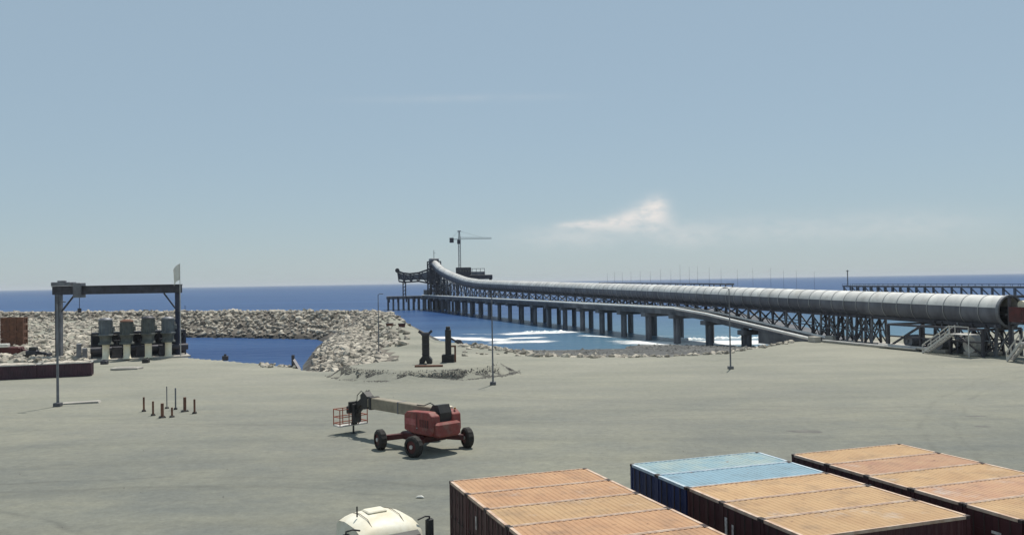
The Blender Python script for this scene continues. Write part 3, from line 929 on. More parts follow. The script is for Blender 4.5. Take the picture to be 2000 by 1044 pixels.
b = MB(); b.box(-1.0, 1.6, 6.0, 8.0, .02, 2.0, .1); b.box(-.6, 1.2, 13, 14.2, .02, 1.7, .08); b.build('motor_housing', MOTOR, tk)
def stair(y0, y1, h, x):
    b = MB()
    for dx in (0, 1.0):
        b.bar((x + dx, y0, .1), (x + dx, y1, h), 0.14, .3); b.bar((x + dx, y0, 1.15), (x + dx, y1, h + 1.05), .12)
        for t in (0, .33, .66, 1): 
            yy_ = y0 + (y1 - y0) * t; zz = .1 + (h - .1) * t
            b.bar((x + dx, yy_, zz), (x + dx, yy_, zz + 1.05), .09)
    for k in range(12):
        t = (k + .5) / 12; b.box(x + .07, x + .93, y0 + (y1 - y0) * t - .13, y0 + (y1 - y0) * t + .13, .1 + (h - .1) * t, .15 + (h - .1) * t)
    b.build('stair', PALE, tk)
stair(9.5, 4.6, 3.0, -5.4); stair(-4.6, -6.6, 2.4, -5.4)
b = MB()
b.box(-5.6, -3.6, 1.2, 4.4, 2.9, 3.0); b.bar((-5.5, 1.2, .1), (-5.5, 1.2, 4.0), .1); b.bar((-5.5, 4.4, 3.0), (-5.5, 4.4, 4.0), .1); b.bar((-5.5, 1.2, 4.0), (-5.5, 4.4, 4.0), .1)
b.build('landing', PALE, tk)
b = MB(); b.bar((-4.9, -6.6, 2.42), (-4.9, -18, 2.42), 1.2, .2)
b.bar((-5.4, -12, .02), (-5.4, -12, 2.35), .2); b.bar((-5.4, -17, .02), (-5.4, -17, 2.35), .2); b.build('catwalk', PALE, tk)
b = MB(); b.tube([(-3.9, 10, .5), (-3.9, 20, .5)], .22, 10); b.tube([(-4.3, 12, .35), (-4.3, 33, .35)], .16, 8); b.build('pipe', PALE, tk)
# long concrete plinth along the conveyor foot
b = MB(); b.box(-3.0, 3.0, 19.5, u_of_d(147) - U0 - 1, 0.004, 0.22); o = b.build('plinth_slab', CONC); o.location = J(U0, 0, 0); o.rotation_euler = (0, 0, AANG)
kind(o, 'structure'); o.name = 'pavement'

# ------------------------------------------------------------------ shiploader and transfer tower
tw = thing('transfer_tower', 'dark lattice tower holding up the raised end of conveyor tube', 'tower', J(UE - 1, 0, DECK), AANG)
def lattice(b, hw, hd_, z0, z1, n, wd=.35, x0=0, y0=0, top=1.0):
    pr = None
    for k in range(n + 1):
        t = k / n; z = z0 + (z1 - z0) * t; s_ = 1 + (top - 1) * t
        c = [Vector((x0 + a * hw * s_, y0 + e * hd_ * s_, z)) for a, e in ((-1, -1), (1, -1), (1, 1), (-1, 1))]
        for i in range(4): b.bar(c[i], c[(i + 1) % 4], wd * .75)
        if pr:
            for i in range(4):
                b.bar(pr[i], c[i], wd); b.bar(pr[i] if k % 2 else pr[(i + 1) % 4], c[(i + 1) % 4] if k % 2 else c[i], wd * .6)
        pr = c
zt = ctr_z(UE) - DECK
b = MB(); lattice(b, 2.9, 3.2, 0.0, zt + 1.0, 7, .55); b.build('frame', STEEL, tw)
b = MB(); lattice(b, 2.4, 2.6, 0.0, 8.5, 4, .5, 0, -13); b.build('support_frame', STEEL, tw)
b = MB(); lattice(b, 2.4, 2.6, 0.0, 5.8, 3, .5, 0, -26); b.build('support_frame', STEEL, tw)
b = MB(); b.box(-2.2, 2.2, -2.5, 3.0, zt - 2.2, zt + 2.6, .2); b.build('head_house', STEEL2, tw)
b = MB(); b.bar((0, 0, zt + 2.6), (0, 0, zt + 7), .22); b.bar((.0, .0, zt + 5.5), (.9, 0, zt + 5.5), .15); b.build('mast', STEEL, tw)
for z in (3.2, 7.6, 11.5):
    b = MB(); b.box(-3.3, 3.3, -3.6, 3.6, z, z + .25); b.build('platform_floor', STEEL, tw)

slp = thing('shiploader', 'dark saddle shaped shiploader boom standing on the jetty head', 'shiploader', (head_c.x, head_c.y, DECK), R(8))
# upper and lower chords from picture points
pts_t = [(776, 529), (787, 533), (800, 534.5), (818, 532.5), (834, 527), (848, 521), (862, 518)]
pts_b = [(779, 549), (790, 551), (804, 550), (818, 549), (834, 552), (848, 556), (862, 556)]
inv = (Matrix.Translation(slp.location) @ Matrix.Rotation(R(8), 4, 'Z')).inverted()
for dy, nm in ((-1.6, 'boom_truss'), (1.6, 'boom_truss')):
    b = MB()
    T = [inv @ pxd(x, y, HD) + Vector((0, dy, 0)) for x, y in pts_t]; Bq = [inv @ pxd(x, y, HD) + Vector((0, dy, 0)) for x, y in pts_b]
    for i in range(len(T) - 1):
        b.bar(T[i], T[i + 1], .7, .9); b.bar(Bq[i], Bq[i + 1], .6, .8)
        b.bar(T[i], Bq[i + 1], .4); b.bar(T[i], Bq[i], .4); 
        mid = (T[i] + T[i + 1]) / 2; b.bar(Bq[i], mid, .35)
    b.bar(T[-1], Bq[-1], .5)
    b.build(nm, STEEL, slp)
b = MB()
for i in range(len(T) - 1):
    q = [T[i] * .86 + Bq[i] * .14, T[i + 1] * .86 + Bq[i + 1] * .14, T[i + 1] * .2 + Bq[i + 1] * .8, T[i] * .2 + Bq[i] * .8]
    for dy in (-.35, -2.85):
        b.add([v + Vector((0, dy, 0)) for v in q] + [v + Vector((0, dy + .08, 0)) for v in q], [(0, 1, 2, 3), (7, 6, 5, 4), (0, 4, 5, 1), (1, 5, 6, 2), (2, 6, 7, 3), (3, 7, 4, 0)])
b.build('boom_cladding', STEEL2, slp)
p = inv @ pxd(776, 528, HD)
b = MB(); b.tube([p + Vector((0, -2.2, 0)), p + Vector((0, 2.2, 0))], 1.2, 16); b.build('head_pulley', BLACK, slp)
b = MB()
for x in (787, 792):
    for dy in (-1.9, 1.9):
        q = inv @ pxd(x, 551, HD); b.bar((q.x, dy, 0.0), (q.x, dy, q.z + .6), .55)
for k in range(4):
    q = inv @ pxd(787, 551, HD); q2 = inv @ pxd(792, 551, HD); z = (k + .3) * q.z / 4
    b.bar((q.x, -1.9, z), (q2.x, -1.9, z + 1.2), .3); b.bar((q.x, 1.9, z), (q2.x, 1.9, z + 1.2), .3)
b.build('front_leg', STEEL, slp)
b = MB(); q = inv @ pxd(852, 540, HD); lattice(b, 2.6, 2.6, 0.0, q.z + 4.0, 6, .6, q.x, 0); b.build('rear_tower', STEEL, slp)
b = MB(); q = inv @ pxd(834, 575, HD); b.box(q.x - 1.8, q.x + 1.8, -1.6, 1.6, 0.002, 3.2, .1); b.build('drive_house', STEEL2, slp)

# construction platform with a tower crane beside the jetty
PD = 446.0
pc = pxd(912, 530, PD); 
plat = thing('jack_up_platform', 'dark raised work platform with cabins behind the conveyor tube', 'platform', (pc.x + 3, PD, WATER), 0)
ztop = pxd(905, 537, PD).z - WATER
b = MB(); b.box(-9, 10, -4, 4, ztop - 2.2, ztop, .15); b.build('hull', STEEL, plat)
for sx_ in (-8, 9):
    for sy in (-3.2, 3.2):
        b = MB(); b.tube([(sx_, sy, -5), (sx_, sy, ztop - 2.1)], .6, 12); b.build('leg', STEEL, plat)
def relx(u): return pxd(u, 530, PD).x - plat.location.x
b = MB(); b.box(relx(891), relx(920), -3, 3, ztop + .003, pxd(905, 522, PD).z - WATER, .1); cab_ = b.build('cabin', STEEL, plat)
for k in range(5):
    b = MB(); x = relx(893) + k * 1.45; b.box(x, x + .9, -3.05, -3.002, ztop + 1.6, ztop + 2.7); b.build('window', GLASS, cab_)
b = MB(); b.box(relx(921), relx(947), -2.5, 2.5, ztop + .003, ztop + 1.7, .1)
for x in (923, 931, 939, 947):
    b.bar((relx(x) - .1, -2.3, ztop + 1.7), (relx(x) - .1, -2.3, ztop + 3.2), .22)
b.bar((relx(922), -2.3, ztop + 3.2), (relx(947), -2.3, ztop + 3.2), .22)
b.build('rack', STEEL2, plat)
cm = pxd(898, 522, PD); zr = cm.z
cr = thing('tower_crane', 'slim tower crane with thin jib rising above the work platform', 'crane', (cm.x, PD, zr), 0)
zj = pxd(898, 467, PD).z - zr; zp = pxd(898, 451, PD).z - zr
b = MB(); lattice(b, .55, .55, 0.003, zj, 12, .2); b.build('mast', STEEL2, cr)
b = MB(); lattice(b, .5, .5, zj, zp, 4, .2, top=.4); b.box(-.9, .9, -.5, .5, zp - .3, zp + .15); b.build('mast_head', STEEL2, cr)
jl = pxd(960, 467, PD).x - cm.x
b = MB(); N = 12
for k in range(N):
    x0, x1 = jl * k / N, jl * (k + 1) / N; h = 1.0 - .4 * k / N
    for y in (-.4, .4): b.bar((x0, y, zj), (x1, y, zj), .12); b.bar((x0, y, zj), ((x0 + x1) / 2, 0, zj + h), .09); b.bar((x1, y, zj), ((x0 + x1) / 2, 0, zj + h), .09)
    b.bar((x0, 0, zj + h), (x1, 0, zj + h - .4 / N), .12)
b.build('jib', STEEL2, cr)
cl_ = cm.x - pxd(880, 467, PD).x
b = MB()
for y in (-.45, .45): b.bar((-cl_, y, zj), (0, y, zj), .18, .3)
b.build('counter_jib', STEEL2, cr)
b = MB(); b.box(-cl_ - .5, -cl_ + 1.6, -.7, .7, zj - 1.7, zj + .8, .08); b.build('counterweight', STEEL, cr)
b = MB(); b.box(-1.1, .6, -.8, .8, zj - 2.4, zj - .3, .1); b.build('cab', STEEL, cr)
b = MB(); b.bar((0, 0, zp), (jl * .7, 0, zj + .8), .07); b.bar((0, 0, zp), (-cl_, 0, zj + .3), .07); b.build('tie_bar', STEEL2, cr)

# ------------------------------------------------------------------ second jetty far right, causeway and distant pier
a2, c2 = px(1655, 557, 4.0), px(2000, 558.5, 4.0)
dv = (c2 - a2); L2 = dv.length; dv.normalize()
j2 = thing('far_trestle_jetty', 'distant dark trestle jetty with open legs behind the near tube end', 'jetty', (a2.x, a2.y, 0), math.atan2(dv.y, dv.x))
LL = L2 + 160
b = MB(); b.box(0, LL, -4, 4, 2.9, 4.0); b.build('deck_slab', PILE, j2)
b = MB()
for k in range(int(LL / 6)):
    b.bar((k * 6, 4, 4), (k * 6, 4, 5.1), .14); b.bar((k * 6, -4, 4), (k * 6, -4, 5.1), .14)
b.bar((0, 4, 5.1), (LL, 4, 5.1), .14); b.bar((0, -4, 5.1), (LL, -4, 5.1), .14)
b.build('handrail', STEEL, j2)
kk = 0
x = 1.0
while x < LL:
    for y in (-3.2, 3.2):
        o = link('pile', pm, j2); o.location = (x, y, -9); o.scale = (1.1, 1.1, 2.95 + 9)
    if kk % 2 == 0:
        MB().bar((x, -3.2, 2.6), (x + 9, -3.2, -3), .5).build('brace', PILE, j2); MB().bar((x, 3.2, 2.6), (x + 9, 3.2, -3), .5).build('brace', PILE, j2)
    x += 9.0; kk += 1
b = MB(); b.bar((0.6, 0, 4), (0.6, 0, pxd(1650, 527, a2.y).z), .5); b.bar((-1.2, 0, pxd(1650, 529, a2.y).z), (2.4, 0, pxd(1650, 529, a2.y).z), .4); b.build('mast', STEEL, j2)

PX_ = 258.0
def ydist(u): return PX_ / ((u - 1000) / F_PX)
fp = thing('distant_pier', 'thin dark pier line on the horizon above the tube', 'pier', (PX_, ydist(1425), 0), R(90))
LP_ = ydist(1172) - ydist(1425)
b = MB(); b.box(0, LP_, -5, 5, 2.6, 4.6); b.build('deck_slab', PILE, fp)
x = 5
while x < LP_:
    for y in (-4, 4):
        o = link('pile', pm, fp); o.location = (x, y, -9); o.scale = (1.6, 1.6, 2.65 + 9)
    x += 60
b = MB(); b.prism([(-16, -8), (16, -8), (5, -1.2), (-5, -1.2)], 0, 1.0)
cw = thing('causeway', 'low dark rubble causeway leading to the thin distant pier', 'causeway', (PX_, a2.y + 5, 0), 0)
LC = ydist(1425) - a2.y - 8
b = MB(); b.add([(-16, 0, -8), (16, 0, -8), (5, 0, -1.0), (-5, 0, -1.0), (-16, LC, -8), (16, LC, -8), (5, LC, -1.0), (-5, LC, -1.0)],
                [(0, 1, 2, 3), (7, 6, 5, 4), (0, 4, 5, 1), (1, 5, 6, 2), (2, 6, 7, 3), (3, 7, 4, 0)])
b.build('bank', RUBBLE, cw)
def far_lamp(u, top):
    d = ydist(u); on_pier = u < 1425
    zb = 4.6 if on_pier else -1.0
    zt_ = pxd(u, top, d).z
    o = thing('distant_lamp_post', 'thin lamp post standing on the %s' % ('distant pier' if on_pier else 'low causeway'), 'lamp post', (PX_, d, zb), 0, 'lamp posts on the distant %s' % ('pier' if on_pier else 'causeway'))
    b = MB(); w_ = d / 1700 * 0.42
    b.tube([(0, 0, 0), (0, 0, zt_ - zb)], [w_ * .6, w_ * .4], 6); b.build('pole', STEEL2, o)
    b = MB(); b.box(-1.2 * w_, 1.2 * w_, -.6 * w_, .6 * w_, zt_ - zb, zt_ - zb + .5 * w_); b.build('lamp_head', STEEL2, o)
for u, t in [(1186, 533), (1200, 531), (1215, 532), (1232, 531), (1250, 529), (1270, 530), (1290, 527), (1310, 527), (1328, 517), (1346, 521), (1362, 520), (1385, 521), (1408, 524),
             (1440, 527), (1470, 524), (1505, 524), (1530, 527), (1555, 529), (1590, 530)]:
    far_lamp(u, t)

# ------------------------------------------------------------------ shipping containers
CL, CW, CH = 6.06, 2.438, 2.591
def roof_mat(name, c, c2): return mat(name, c, c2, 0.75, 0, 0.9, bump=0.004, bscale=20, lo=0.3, hi=0.7, rnd=0.08, blotch=[(tuple(x * .55 + .03 for x in c2), 0.8, 0.50, 0.78), ((.17, .085, .05), 1.9, .62, .70), (tuple(x * .3 + .30 for x in c), 0.45, .58, .80)])
ROOFS = {'tan': roof_mat('tan_dusty_roof', (0.45, 0.295, 0.155), (0.37, 0.225, 0.115)),
         'orange': roof_mat('orange_faded_roof', (0.44, 0.26, 0.14), (0.355, 0.195, 0.105)),
         'pink': roof_mat('pink_faded_roof', (0.44, 0.275, 0.16), (0.38, 0.205, 0.13)),
         'blue': roof_mat('pale_blue_roof', (0.195, 0.315, 0.39), (0.18, 0.275, 0.33)),
         'dusty_blue': roof_mat('dusty_blue_roof', (0.32, 0.38, 0.35), (0.18, 0.31, 0.38))}
SIDES = {'maroon': mat('maroon_container_paint', (0.080, 0.026, 0.028), (0.045, 0.016, 0.020), 0.55, 0, 0.8, stretch=(1, 1, .25)),
         'navy': mat('blue_container_paint', (0.012, 0.028, 0.115), (0.009, 0.02, 0.075), 0.55, 0, 0.8, stretch=(1, 1, .25))}
RAILS = {'maroon': mat('pale_worn_rail', (0.60, 0.47, 0.37), (0.42, 0.27, 0.19), 0.7, 0, 2.0),
         'navy': mat('pale_worn_blue_rail', (0.50, 0.56, 0.60), (0.32, 0.42, 0.50), 0.7, 0, 2.0)}
CAST = mat('corner_casting_steel', (0.035, 0.03, 0.03), (0.06, 0.035, 0.03), 0.7, 0, 3)
MARK = mat('worn_white_lettering', (0.62, 0.60, 0.58), (0.30, 0.27, 0.27), 0.8, 0, 5, lo=.4, hi=.6)
def corr(length, period, depth):
    pts = []; n = int(length / period); p = length / n
    for i in range(n):
        pts += [(i * p, 0), (i * p + p * .34, 0), (i * p + p * .5, -depth), (i * p + p * .84, -depth)]
    pts.append((length, 0)); return pts
CM = {}
def container_meshes(h):
    if h in CM: return CM[h]
    # sheet = corrugated, built flat in (s, out) and extruded
    def sheet(length, period, depth, place, t0, t1):
        pr = corr(length, period, depth); b = MB(); vs = []
        for s_, o_ in pr: vs += [place(s_, o_, t0), place(s_, o_, t1)]
        b.add(vs, [(2 * i, 2 * i + 2, 2 * i + 3, 2 * i + 1) for i in range(len(pr) - 1)]); return b
    L0 = CL - .24; W0 = CW - .24
    d = {}
    d['side_near'] = sheet(L0, .278, .036, lambda s_, o_, t: (.12 + s_, .02 - o_, t), .16, h - .11)
    d['side_far'] = sheet(L0, .278, .036, lambda s_, o_, t: (.12 + s_, CW - .02 + o_, t), .16, h - .11)
    d['end'] = sheet(W0, .25, .045, lambda s_, o_, t: (CL - .03 + o_, .12 + s_, t), .16, h - .11)
    d['roof'] = sheet(L0, .21, .018, lambda s_, o_, t: (.12 + s_, t, h - .012 + o_), .05, CW - .05)
    b = MB()
    for x in (0.005, CL - .155):
        for y in (0.005, CW - .155): b.box(x, x + .15, y, y + .15, .12, h - .12)
    for z0, z1 in ((.02, .16),):
        b.box(.15, CL - .15, .006, .08, z0, z1); b.box(.15, CL - .15, CW - .08, CW - .006, z0, z1)
        b.box(.006, .1, .15, CW - .15, z0, z1); b.box(CL - .1, CL - .006, .15, CW - .15, z0, z1)
    d['frame'] = b
    b = MB(); b.box(.17, CL - .17, .006, .07, h - .11, h + .003); b.box(.17, CL - .17, CW - .07, CW - .006, h - .11, h + .003)
    b.box(.006, .12, .17, CW - .17, h - .11, h + .004); b.box(CL - .12, CL - .006, .17, CW - .17, h - .11, h + .004); d['top_rail'] = b
    b = MB(); b.box(.1, CL - .1, .08, CW - .08, .10, .16); d['floor'] = b
    for k, y0 in (('door_a', .16), ('door_b', CW / 2 + .01)):
        b = MB(); y1 = y0 + CW / 2 - .17
        b.box(.03, .075, y0, y1, .17, h - .115)
        for z in (.5, 1.1, 1.7, 2.2):
            if z < h - .25: b.box(.018, .029, y0 + .06, y1 - .06, z, z + .18)
        d[k] = b
    b = MB()
    for yf in (.28, .72):
        y = .16 + (CW / 2 - .17) * yf
        b.tube([(-.005, y, .16), (-.005, y, h - .13)], .017, 6)
        b.box(-.02, .028, y - .04, y + .2, 1.15 if h > 2 else .6, 1.2 if h > 2 else .65)
    d['lock_rod'] = b
    b = MB(); b.box(0, .178, 0, .162, 0, .118, .012); d['casting'] = b
    CM[h] = d
    return d
MESHC = {}
def cmesh(h, key, nm, M_):
    k = (h, key, M_.name)
    if k not in MESHC: MESHC[k] = container_meshes(h)[key].mesh(nm, M_)
    return MESHC[k]
def container(loc_, rz, label, roof, side, group, h=CH, closed=True, marks=()):
    t = thing('shipping_container', label, 'container', loc_, rz, group)
    S = SIDES.get(side, DMAR); Rm = ROOFS.get(roof); Rl = RAILS.get(side, DMAR)
    for key, nm, M_ in (('side_near', 'side_panel', S), ('side_far', 'side_panel', S), ('end', 'end_panel', S), ('frame', 'frame', S), ('floor', 'floor', CAST),
                        ('top_rail', 'top_rail', Rl), ('roof', 'roof_panel', Rm)):
        if Rm is None and key == 'roof': continue
        link(nm, cmesh(h, key, nm, M_), t)
    for k in ('door_a', 'door_b'):
        dr = link('door', cmesh(h, k, 'door', S), t)
        lr = link('lock_rods', cmesh(h, 'lock_rod', 'lock_rods', CAST), dr)
        if k == 'door_b': lr.location = (0, CW / 2 - .15, 0)
    for x in (-.008, CL - .17):
        for y in (-.004, CW - .158):
            for z in (0, h - .112):
                o = link('corner_casting', cmesh(h, 'casting', 'corner_casting', CAST), t); o.location = (x, y, z)
    for (y, z, w_, hh, sl) in marks:
        b = MB(); x = -.026
        b.add([(x, y, z), (x, y - w_, z), (x, y - w_ + sl, z + hh), (x, y + sl, z + hh), (x - .004, y, z), (x - .004, y - w_, z), (x - .004, y - w_ + sl, z + hh), (x - .004, y + sl, z + hh)],
              [(0, 1, 2, 3), (7, 6, 5, 4), (0, 4, 5, 1), (1, 5, 6, 2), (2, 6, 7, 3), (3, 7, 4, 0)])
        b.build('white_marking', MARK, t)
    return t
CRZ = R(19.35)
CD = Vector((-math.sin(CRZ), math.cos(CRZ), 0)); CLx = Vector((math.cos(CRZ), math.sin(CRZ), 0))
PITCHW = 2.475
corners = [px(878, 938, CH), px(1230, 905, CH), px(1545, 886, CH)]
rows = [
    [('orange', 'maroon', 'faded orange roofed container at the seaward end of the row nearest the lift', ()),
     ('orange', 'maroon', 'orange roofed container with one white mark, second in row nearest the lift', ((1.15, 1.55, .14, .5, 0),)),
     ('tan', 'maroon', 'tan roofed container, third in the row nearest the red lift', ()),
     ('orange', 'maroon', 'mottled orange roofed container, fourth in the row nearest the lift', ()),
     ('orange', 'maroon', 'orange roofed container, fifth in the row nearest the lift', ()),
     ('tan', 'maroon', 'tan roofed container, sixth in the row nearest the lift', ())],
    [('dusty_blue', 'navy', 'blue container with dust covered pale roof, seaward end of middle row', ()),
     ('blue', 'navy', 'clean pale blue roofed container in the middle row', ()),
     ('tan', 'maroon', 'tan roofed container directly beside the pale blue one in middle row', ()),
     ('tan', 'maroon', 'tan roofed container with white marks, fourth in the middle row', ((2.15, 1.5, .16, .62, 0), (1.7, 1.35, .12, .6, 0), (1.55, 1.3, .3, .14, 0))),
     ('tan', 'maroon', 'tan roofed container at the landward end of the middle row', ())],
    [('tan', 'maroon', 'tan roofed container with slanted white marks at seaward end of third row', ((1.5, 1.72, .26, .42, .14), (.8, 1.75, .4, .42, 0))),
     ('pink', 'maroon', 'pinkish faded roof container, second in the third row', ()),
     ('tan', 'maroon', 'tan roofed container, third in the third row, white bar on its doors', ((2.2, 1.55, .11, .75, 0), (1.35, 1.65, .34, .4, .12))),
     ('pink', 'maroon', 'orange roof with pink stains, fourth container of the third row', ((2.15, 1.55, .12, .7, 0), (1.85, 1.55, .12, .7, 0), (1.0, 1.55, .42, .12, 0), (1.0, 1.67, .12, .3, 0), (.7, 1.67, .12, .3, 0))),
     ('tan', 'maroon', 'tan roofed container, fifth in the third row', ((1.2, 1.6, .55, .14, 0), (1.2, 1.85, .4, .1, 0))),
     ('orange', 'maroon', 'orange roofed container, sixth in the third row', ((2.1, 1.2, .16, .2, 0), (2.1, 1.6, .16, .2, 0))),
     ('tan', 'maroon', 'tan roofed container, seventh in the third row', ())]]
for c, row, lsc in zip(corners, rows, (1.04, 1.13, 1.06)):
    for i, (rf, sd_, lab, mk) in enumerate(row):
        p = c - CD * (PITCHW * i + CW)
        jit = random.uniform(-.03, .03)
        container((p.x + CLx.x * jit, p.y + CLx.y * jit, 0.0), CRZ, lab, rf, sd_, 'shipping containers in three rows', marks=mk).scale = (lsc, 1, 1)

# low open maroon bins at the left
e = px(180, 733.5, 0); s0 = px(0, 742, 0)
bang = math.atan2(e.y - s0.y, e.x - s0.x)
bl = 6.06 + .06
for i, lab in enumerate(['low maroon steel bin of pale rubble at the end by the pump station', 'low maroon bin of pale rubble, behind the lone lamp post', 'low maroon bin of pale rubble farthest from the pumps']):
    p = Vector((e.x, e.y, 0)) - Vector((math.cos(bang), math.sin(bang), 0)) * (bl * (i + 1))
    t = thing('rubble_bin', lab, 'bin', (p.x, p.y, 0), bang, 'low bins in a line')
    hh = 1.75
    d = container_meshes(hh)
    for key, nm in (('side_near', 'side_panel'), ('side_far', 'side_panel'), ('end', 'end_panel'), ('frame', 'frame'), ('floor', 'floor'), ('door_a', 'door'), ('door_b', 'door')):
        link(nm, cmesh(hh, key, nm, DMAR), t)
    link('top_rail', cmesh(hh, 'top_rail', 'top_rail', PALE), t)
    b = MB(); n = 14; vs = []
    for j in range(7):
        for k in range(n + 1):
            x, y = .14 + (CL - .28) * k / n, .1 + (CW - .2) * j / 6
            q = math.sin(math.pi * k / n) ** .4 * math.sin(math.pi * j / 6) ** .5 if 0 < j < 6 and 0 < k < n else 0
            vs.append((x, y, hh - .25 + .42 * q + .18 * noise.noise((x * 1.5 + i * 9, y * 1.5, 0))))
    b.add(vs, [(j * (n + 1) + k, j * (n + 1) + k + 1, (j + 1) * (n + 1) + k + 1, (j + 1) * (n + 1) + k) for j in range(6) for k in range(n)])
    b.build('rubble_load', SPOIL, t)

# ------------------------------------------------------------------ boom lift
wa, wb_, wc = px(743, 877, 0), px(808, 892, 0), px(913, 873, 0)
e1 = (wa - wb_).normalized(); lift_c = (wa + wc) / 2
lang = math.atan2(e1.y, e1.x)          # local +x = boom direction
hx, hy = (wa - wb_).length / 2, (wc - wb_).length / 2
lf = thing('boom_lift', 'red telescopic boom lift with cream boom parked on the open yard', 'boom lift', (lift_c.x, lift_c.y, 0), lang)
WR = .66
# chassis
b = MB(); b.box(-1.3, 1.3, -1.0, 1.0, .62, 1.12, .08); b.build('chassis', REDD, lf)
for sx_ in (-1, 1):
    for sy in (-1, 1):
        MB().bar((sx_ * .9, sy * .7, .86), (sx_ * hx, sy * (hy - .3), .72), .42, .34).build('axle_beam', REDD, lf)
def wheel_mesh():
    t = MB(); prof = [(.0, .40), (.02, .58), (.10, WR), (.42, WR), (.50, .58), (.52, .40)]
    n = 28; vs, fs = [], []
    for y, r in prof:
        for k in range(n):
            a = 2 * math.pi * k / n; rr = r + (.025 if r == WR and k % 2 else 0)
            vs.append((rr * math.cos(a), y - .26, rr * math.sin(a)))
    for i in range(len(prof) - 1):
        for k in range(n):
            j = (k + 1) % n; fs.append((i * n + k, i * n + j, (i + 1) * n + j, (i + 1) * n + k))
    t.add(vs, fs, False)
    r_ = MB(); r_.tube([(0, -.2, 0), (0, .2, 0)], .41, 20); h_ = MB(); h_.tube([(0, -.27, 0), (0, .27, 0)], .13, 10)
    return t.mesh('tyre', TYRE), r_.mesh('rim', REDD), h_.mesh('hub', PALE)
ty, ri, hu = wheel_mesh()
for (sx_, sy, st) in ((1, 1, -12), (1, -1, 24), (-1, -1, -15), (-1, 1, 10)):
    wh = link('wheel', ty, lf); wh.location = (sx_ * hx, sy * hy, WR); wh.rotation_euler = (0, 0, R(st))
    link('rim', ri, wh); link('hub', hu, wh)
# turntable
b = MB(); b.tube([(0, 0, 1.12), (0, 0, 1.36)], .85, 24); b.build('slew_ring', BLACK, lf)
HP = [(.55, 1.36), (.55, 2.35), (.25, 2.58), (-1.0, 2.66), (-2.1, 2.70), (-2.45, 2.45), (-2.5, 1.5), (-2.3, 1.18), (-.4, 1.20)][::-1]
tur = MB().prism(HP, -1.2, -.5).build('turntable_hood', RED, lf)
tur2 = MB().prism(HP, .5, 1.2).build('turntable_hood', RED, lf)
for o in (tur, tur2):
    bv = o.modifiers.new('bevel', 'BEVEL'); bv.width = .09; bv.segments = 3; bv.limit_method = 'ANGLE'
b = MB(); b.box(-2.4, .5, -.497, .497, 1.37, 1.72, .04); b.build('turntable_deck', REDD, lf)
b = MB(); b.box(-2.75, -2.0, -1.0, 1.0, 1.1, 2.05, .14); b.build('counterweight', RED, lf)
for sgn, par in ((-1, tur), (1, tur2)):
    for k in range(5):
        b = MB(); y = -1.216 if sgn < 0 else 1.202
        b.box(-2.1 + k * .2, -1.99 + k * .2, y, y + .014, 1.7, 2.2); b.build('vent', REDD, par)
    b = MB(); y = 1.203 if sgn > 0 else -1.217
    b.box(-.75, .35, y, y + .014, 1.75, 2.15); b.build('side_stripe', mat('pinkish_white_decal', (.42, .15, .14), (.33, .07, .07), .6, 0, 3), par)
    b = MB(); b.box(-.9, -.87, y, y + .014, 1.45, 2.5); b.build('hood_seam', BLACK, par)
    b = MB(); b.bar((-.95, y, 1.6), (-.8, y, 1.6), .04); b.build('latch', PALE, par)
b = MB(); b.box(-1.75, -1.0, -1.12, -.58, 2.66, 2.85, .03); b.build('hood_lid', CREAM, lf)
b = MB(); b.box(-.75, -.1, -1.1, -.6, 2.6, 2.78, .03); b.build('hood_lid', CREAM, lf)
b = MB(); b.prism([(-2.3, 1.75), (-1.4, 1.75), (-1.25, 2.6), (-1.6, 3.05), (-2.15, 3.1), (-2.4, 2.6)], -.47, .47); b.build('boom_pivot', BLACK, lf)
b = MB(); b.tube([(-.6, 0, 1.72), (1.4, 0, 2.1)], .13, 12); b.build('lift_cylinder', PALE, lf)
# telescopic boom, sloping slightly down towards its tip as parked
b = MB(); b.box(-1.9, 5.9, -.34, .34, 2.08, 2.86, .05); b.build('boom', BOOM, lf)
b = MB(); b.box(5.903, 6.4, -.27, .27, 2.16, 2.76, .04); b.build('inner_boom', BOOM, lf)
b = MB(); b.box(5.7, 6.0, -.40, .40, 2.02, 2.92, .03); b.build('wear_collar', BLACK, lf)
b = MB(); b.box(2.4, 2.52, -.36, .36, 2.06, 2.88, .015); b.build('wear_collar', STEEL2, lf)
b = MB(); b.bar((-1.5, -.40, 2.68), (5.6, -.40, 2.68), .10, .14); b.build('hose_carrier', BLACK, lf)
b = MB(); b.prism([(6.3, 2.05), (6.75, 1.95), (7.15, 2.3), (7.2, 2.95), (6.8, 3.2), (6.3, 2.9)], -.28, .28); b.build('boom_nose', BLACK, lf)
JX, JZ = -.6, .22
b = MB(); b.bar((6.9, 0, 2.75), (8.7 + JX, 0, 1.75 + JZ), .30, .38); b.bar((7.0, 0, 2.2), (8.7 + JX, 0, 1.25 + JZ), .16, .16); b.bar((8.5 + JX, 0, 1.95 + JZ), (8.7 + JX, 0, 1.1 + JZ), .3); b.build('jib', BLACK, lf)
b = MB(); b.box(8.6 + JX, 8.95 + JX, -.32, .32, .62 + JZ, 2.0 + JZ, .05); b.box(8.953 + JX, 9.1 + JX, -.5, .5, 1.35 + JZ, 2.15 + JZ, .03); b.box(8.953 + JX, 9.2 + JX, -.2, .2, .45 + JZ, .62 + JZ); b.build('platform_rotator', BLACK, lf)
bk = MB(); bk.box(9.1 + JX, 10.05 + JX, -1.2, 1.2, .36 + JZ, .44 + JZ); bkt = bk.build('platform_floor', PALE, lf)
b = MB()
for y in (-1.17, -.4, .4, 1.17):
    for x in (9.14 + JX, 10.01 + JX): b.bar((x, y, .44 + JZ), (x, y, 1.6 + JZ), .05)
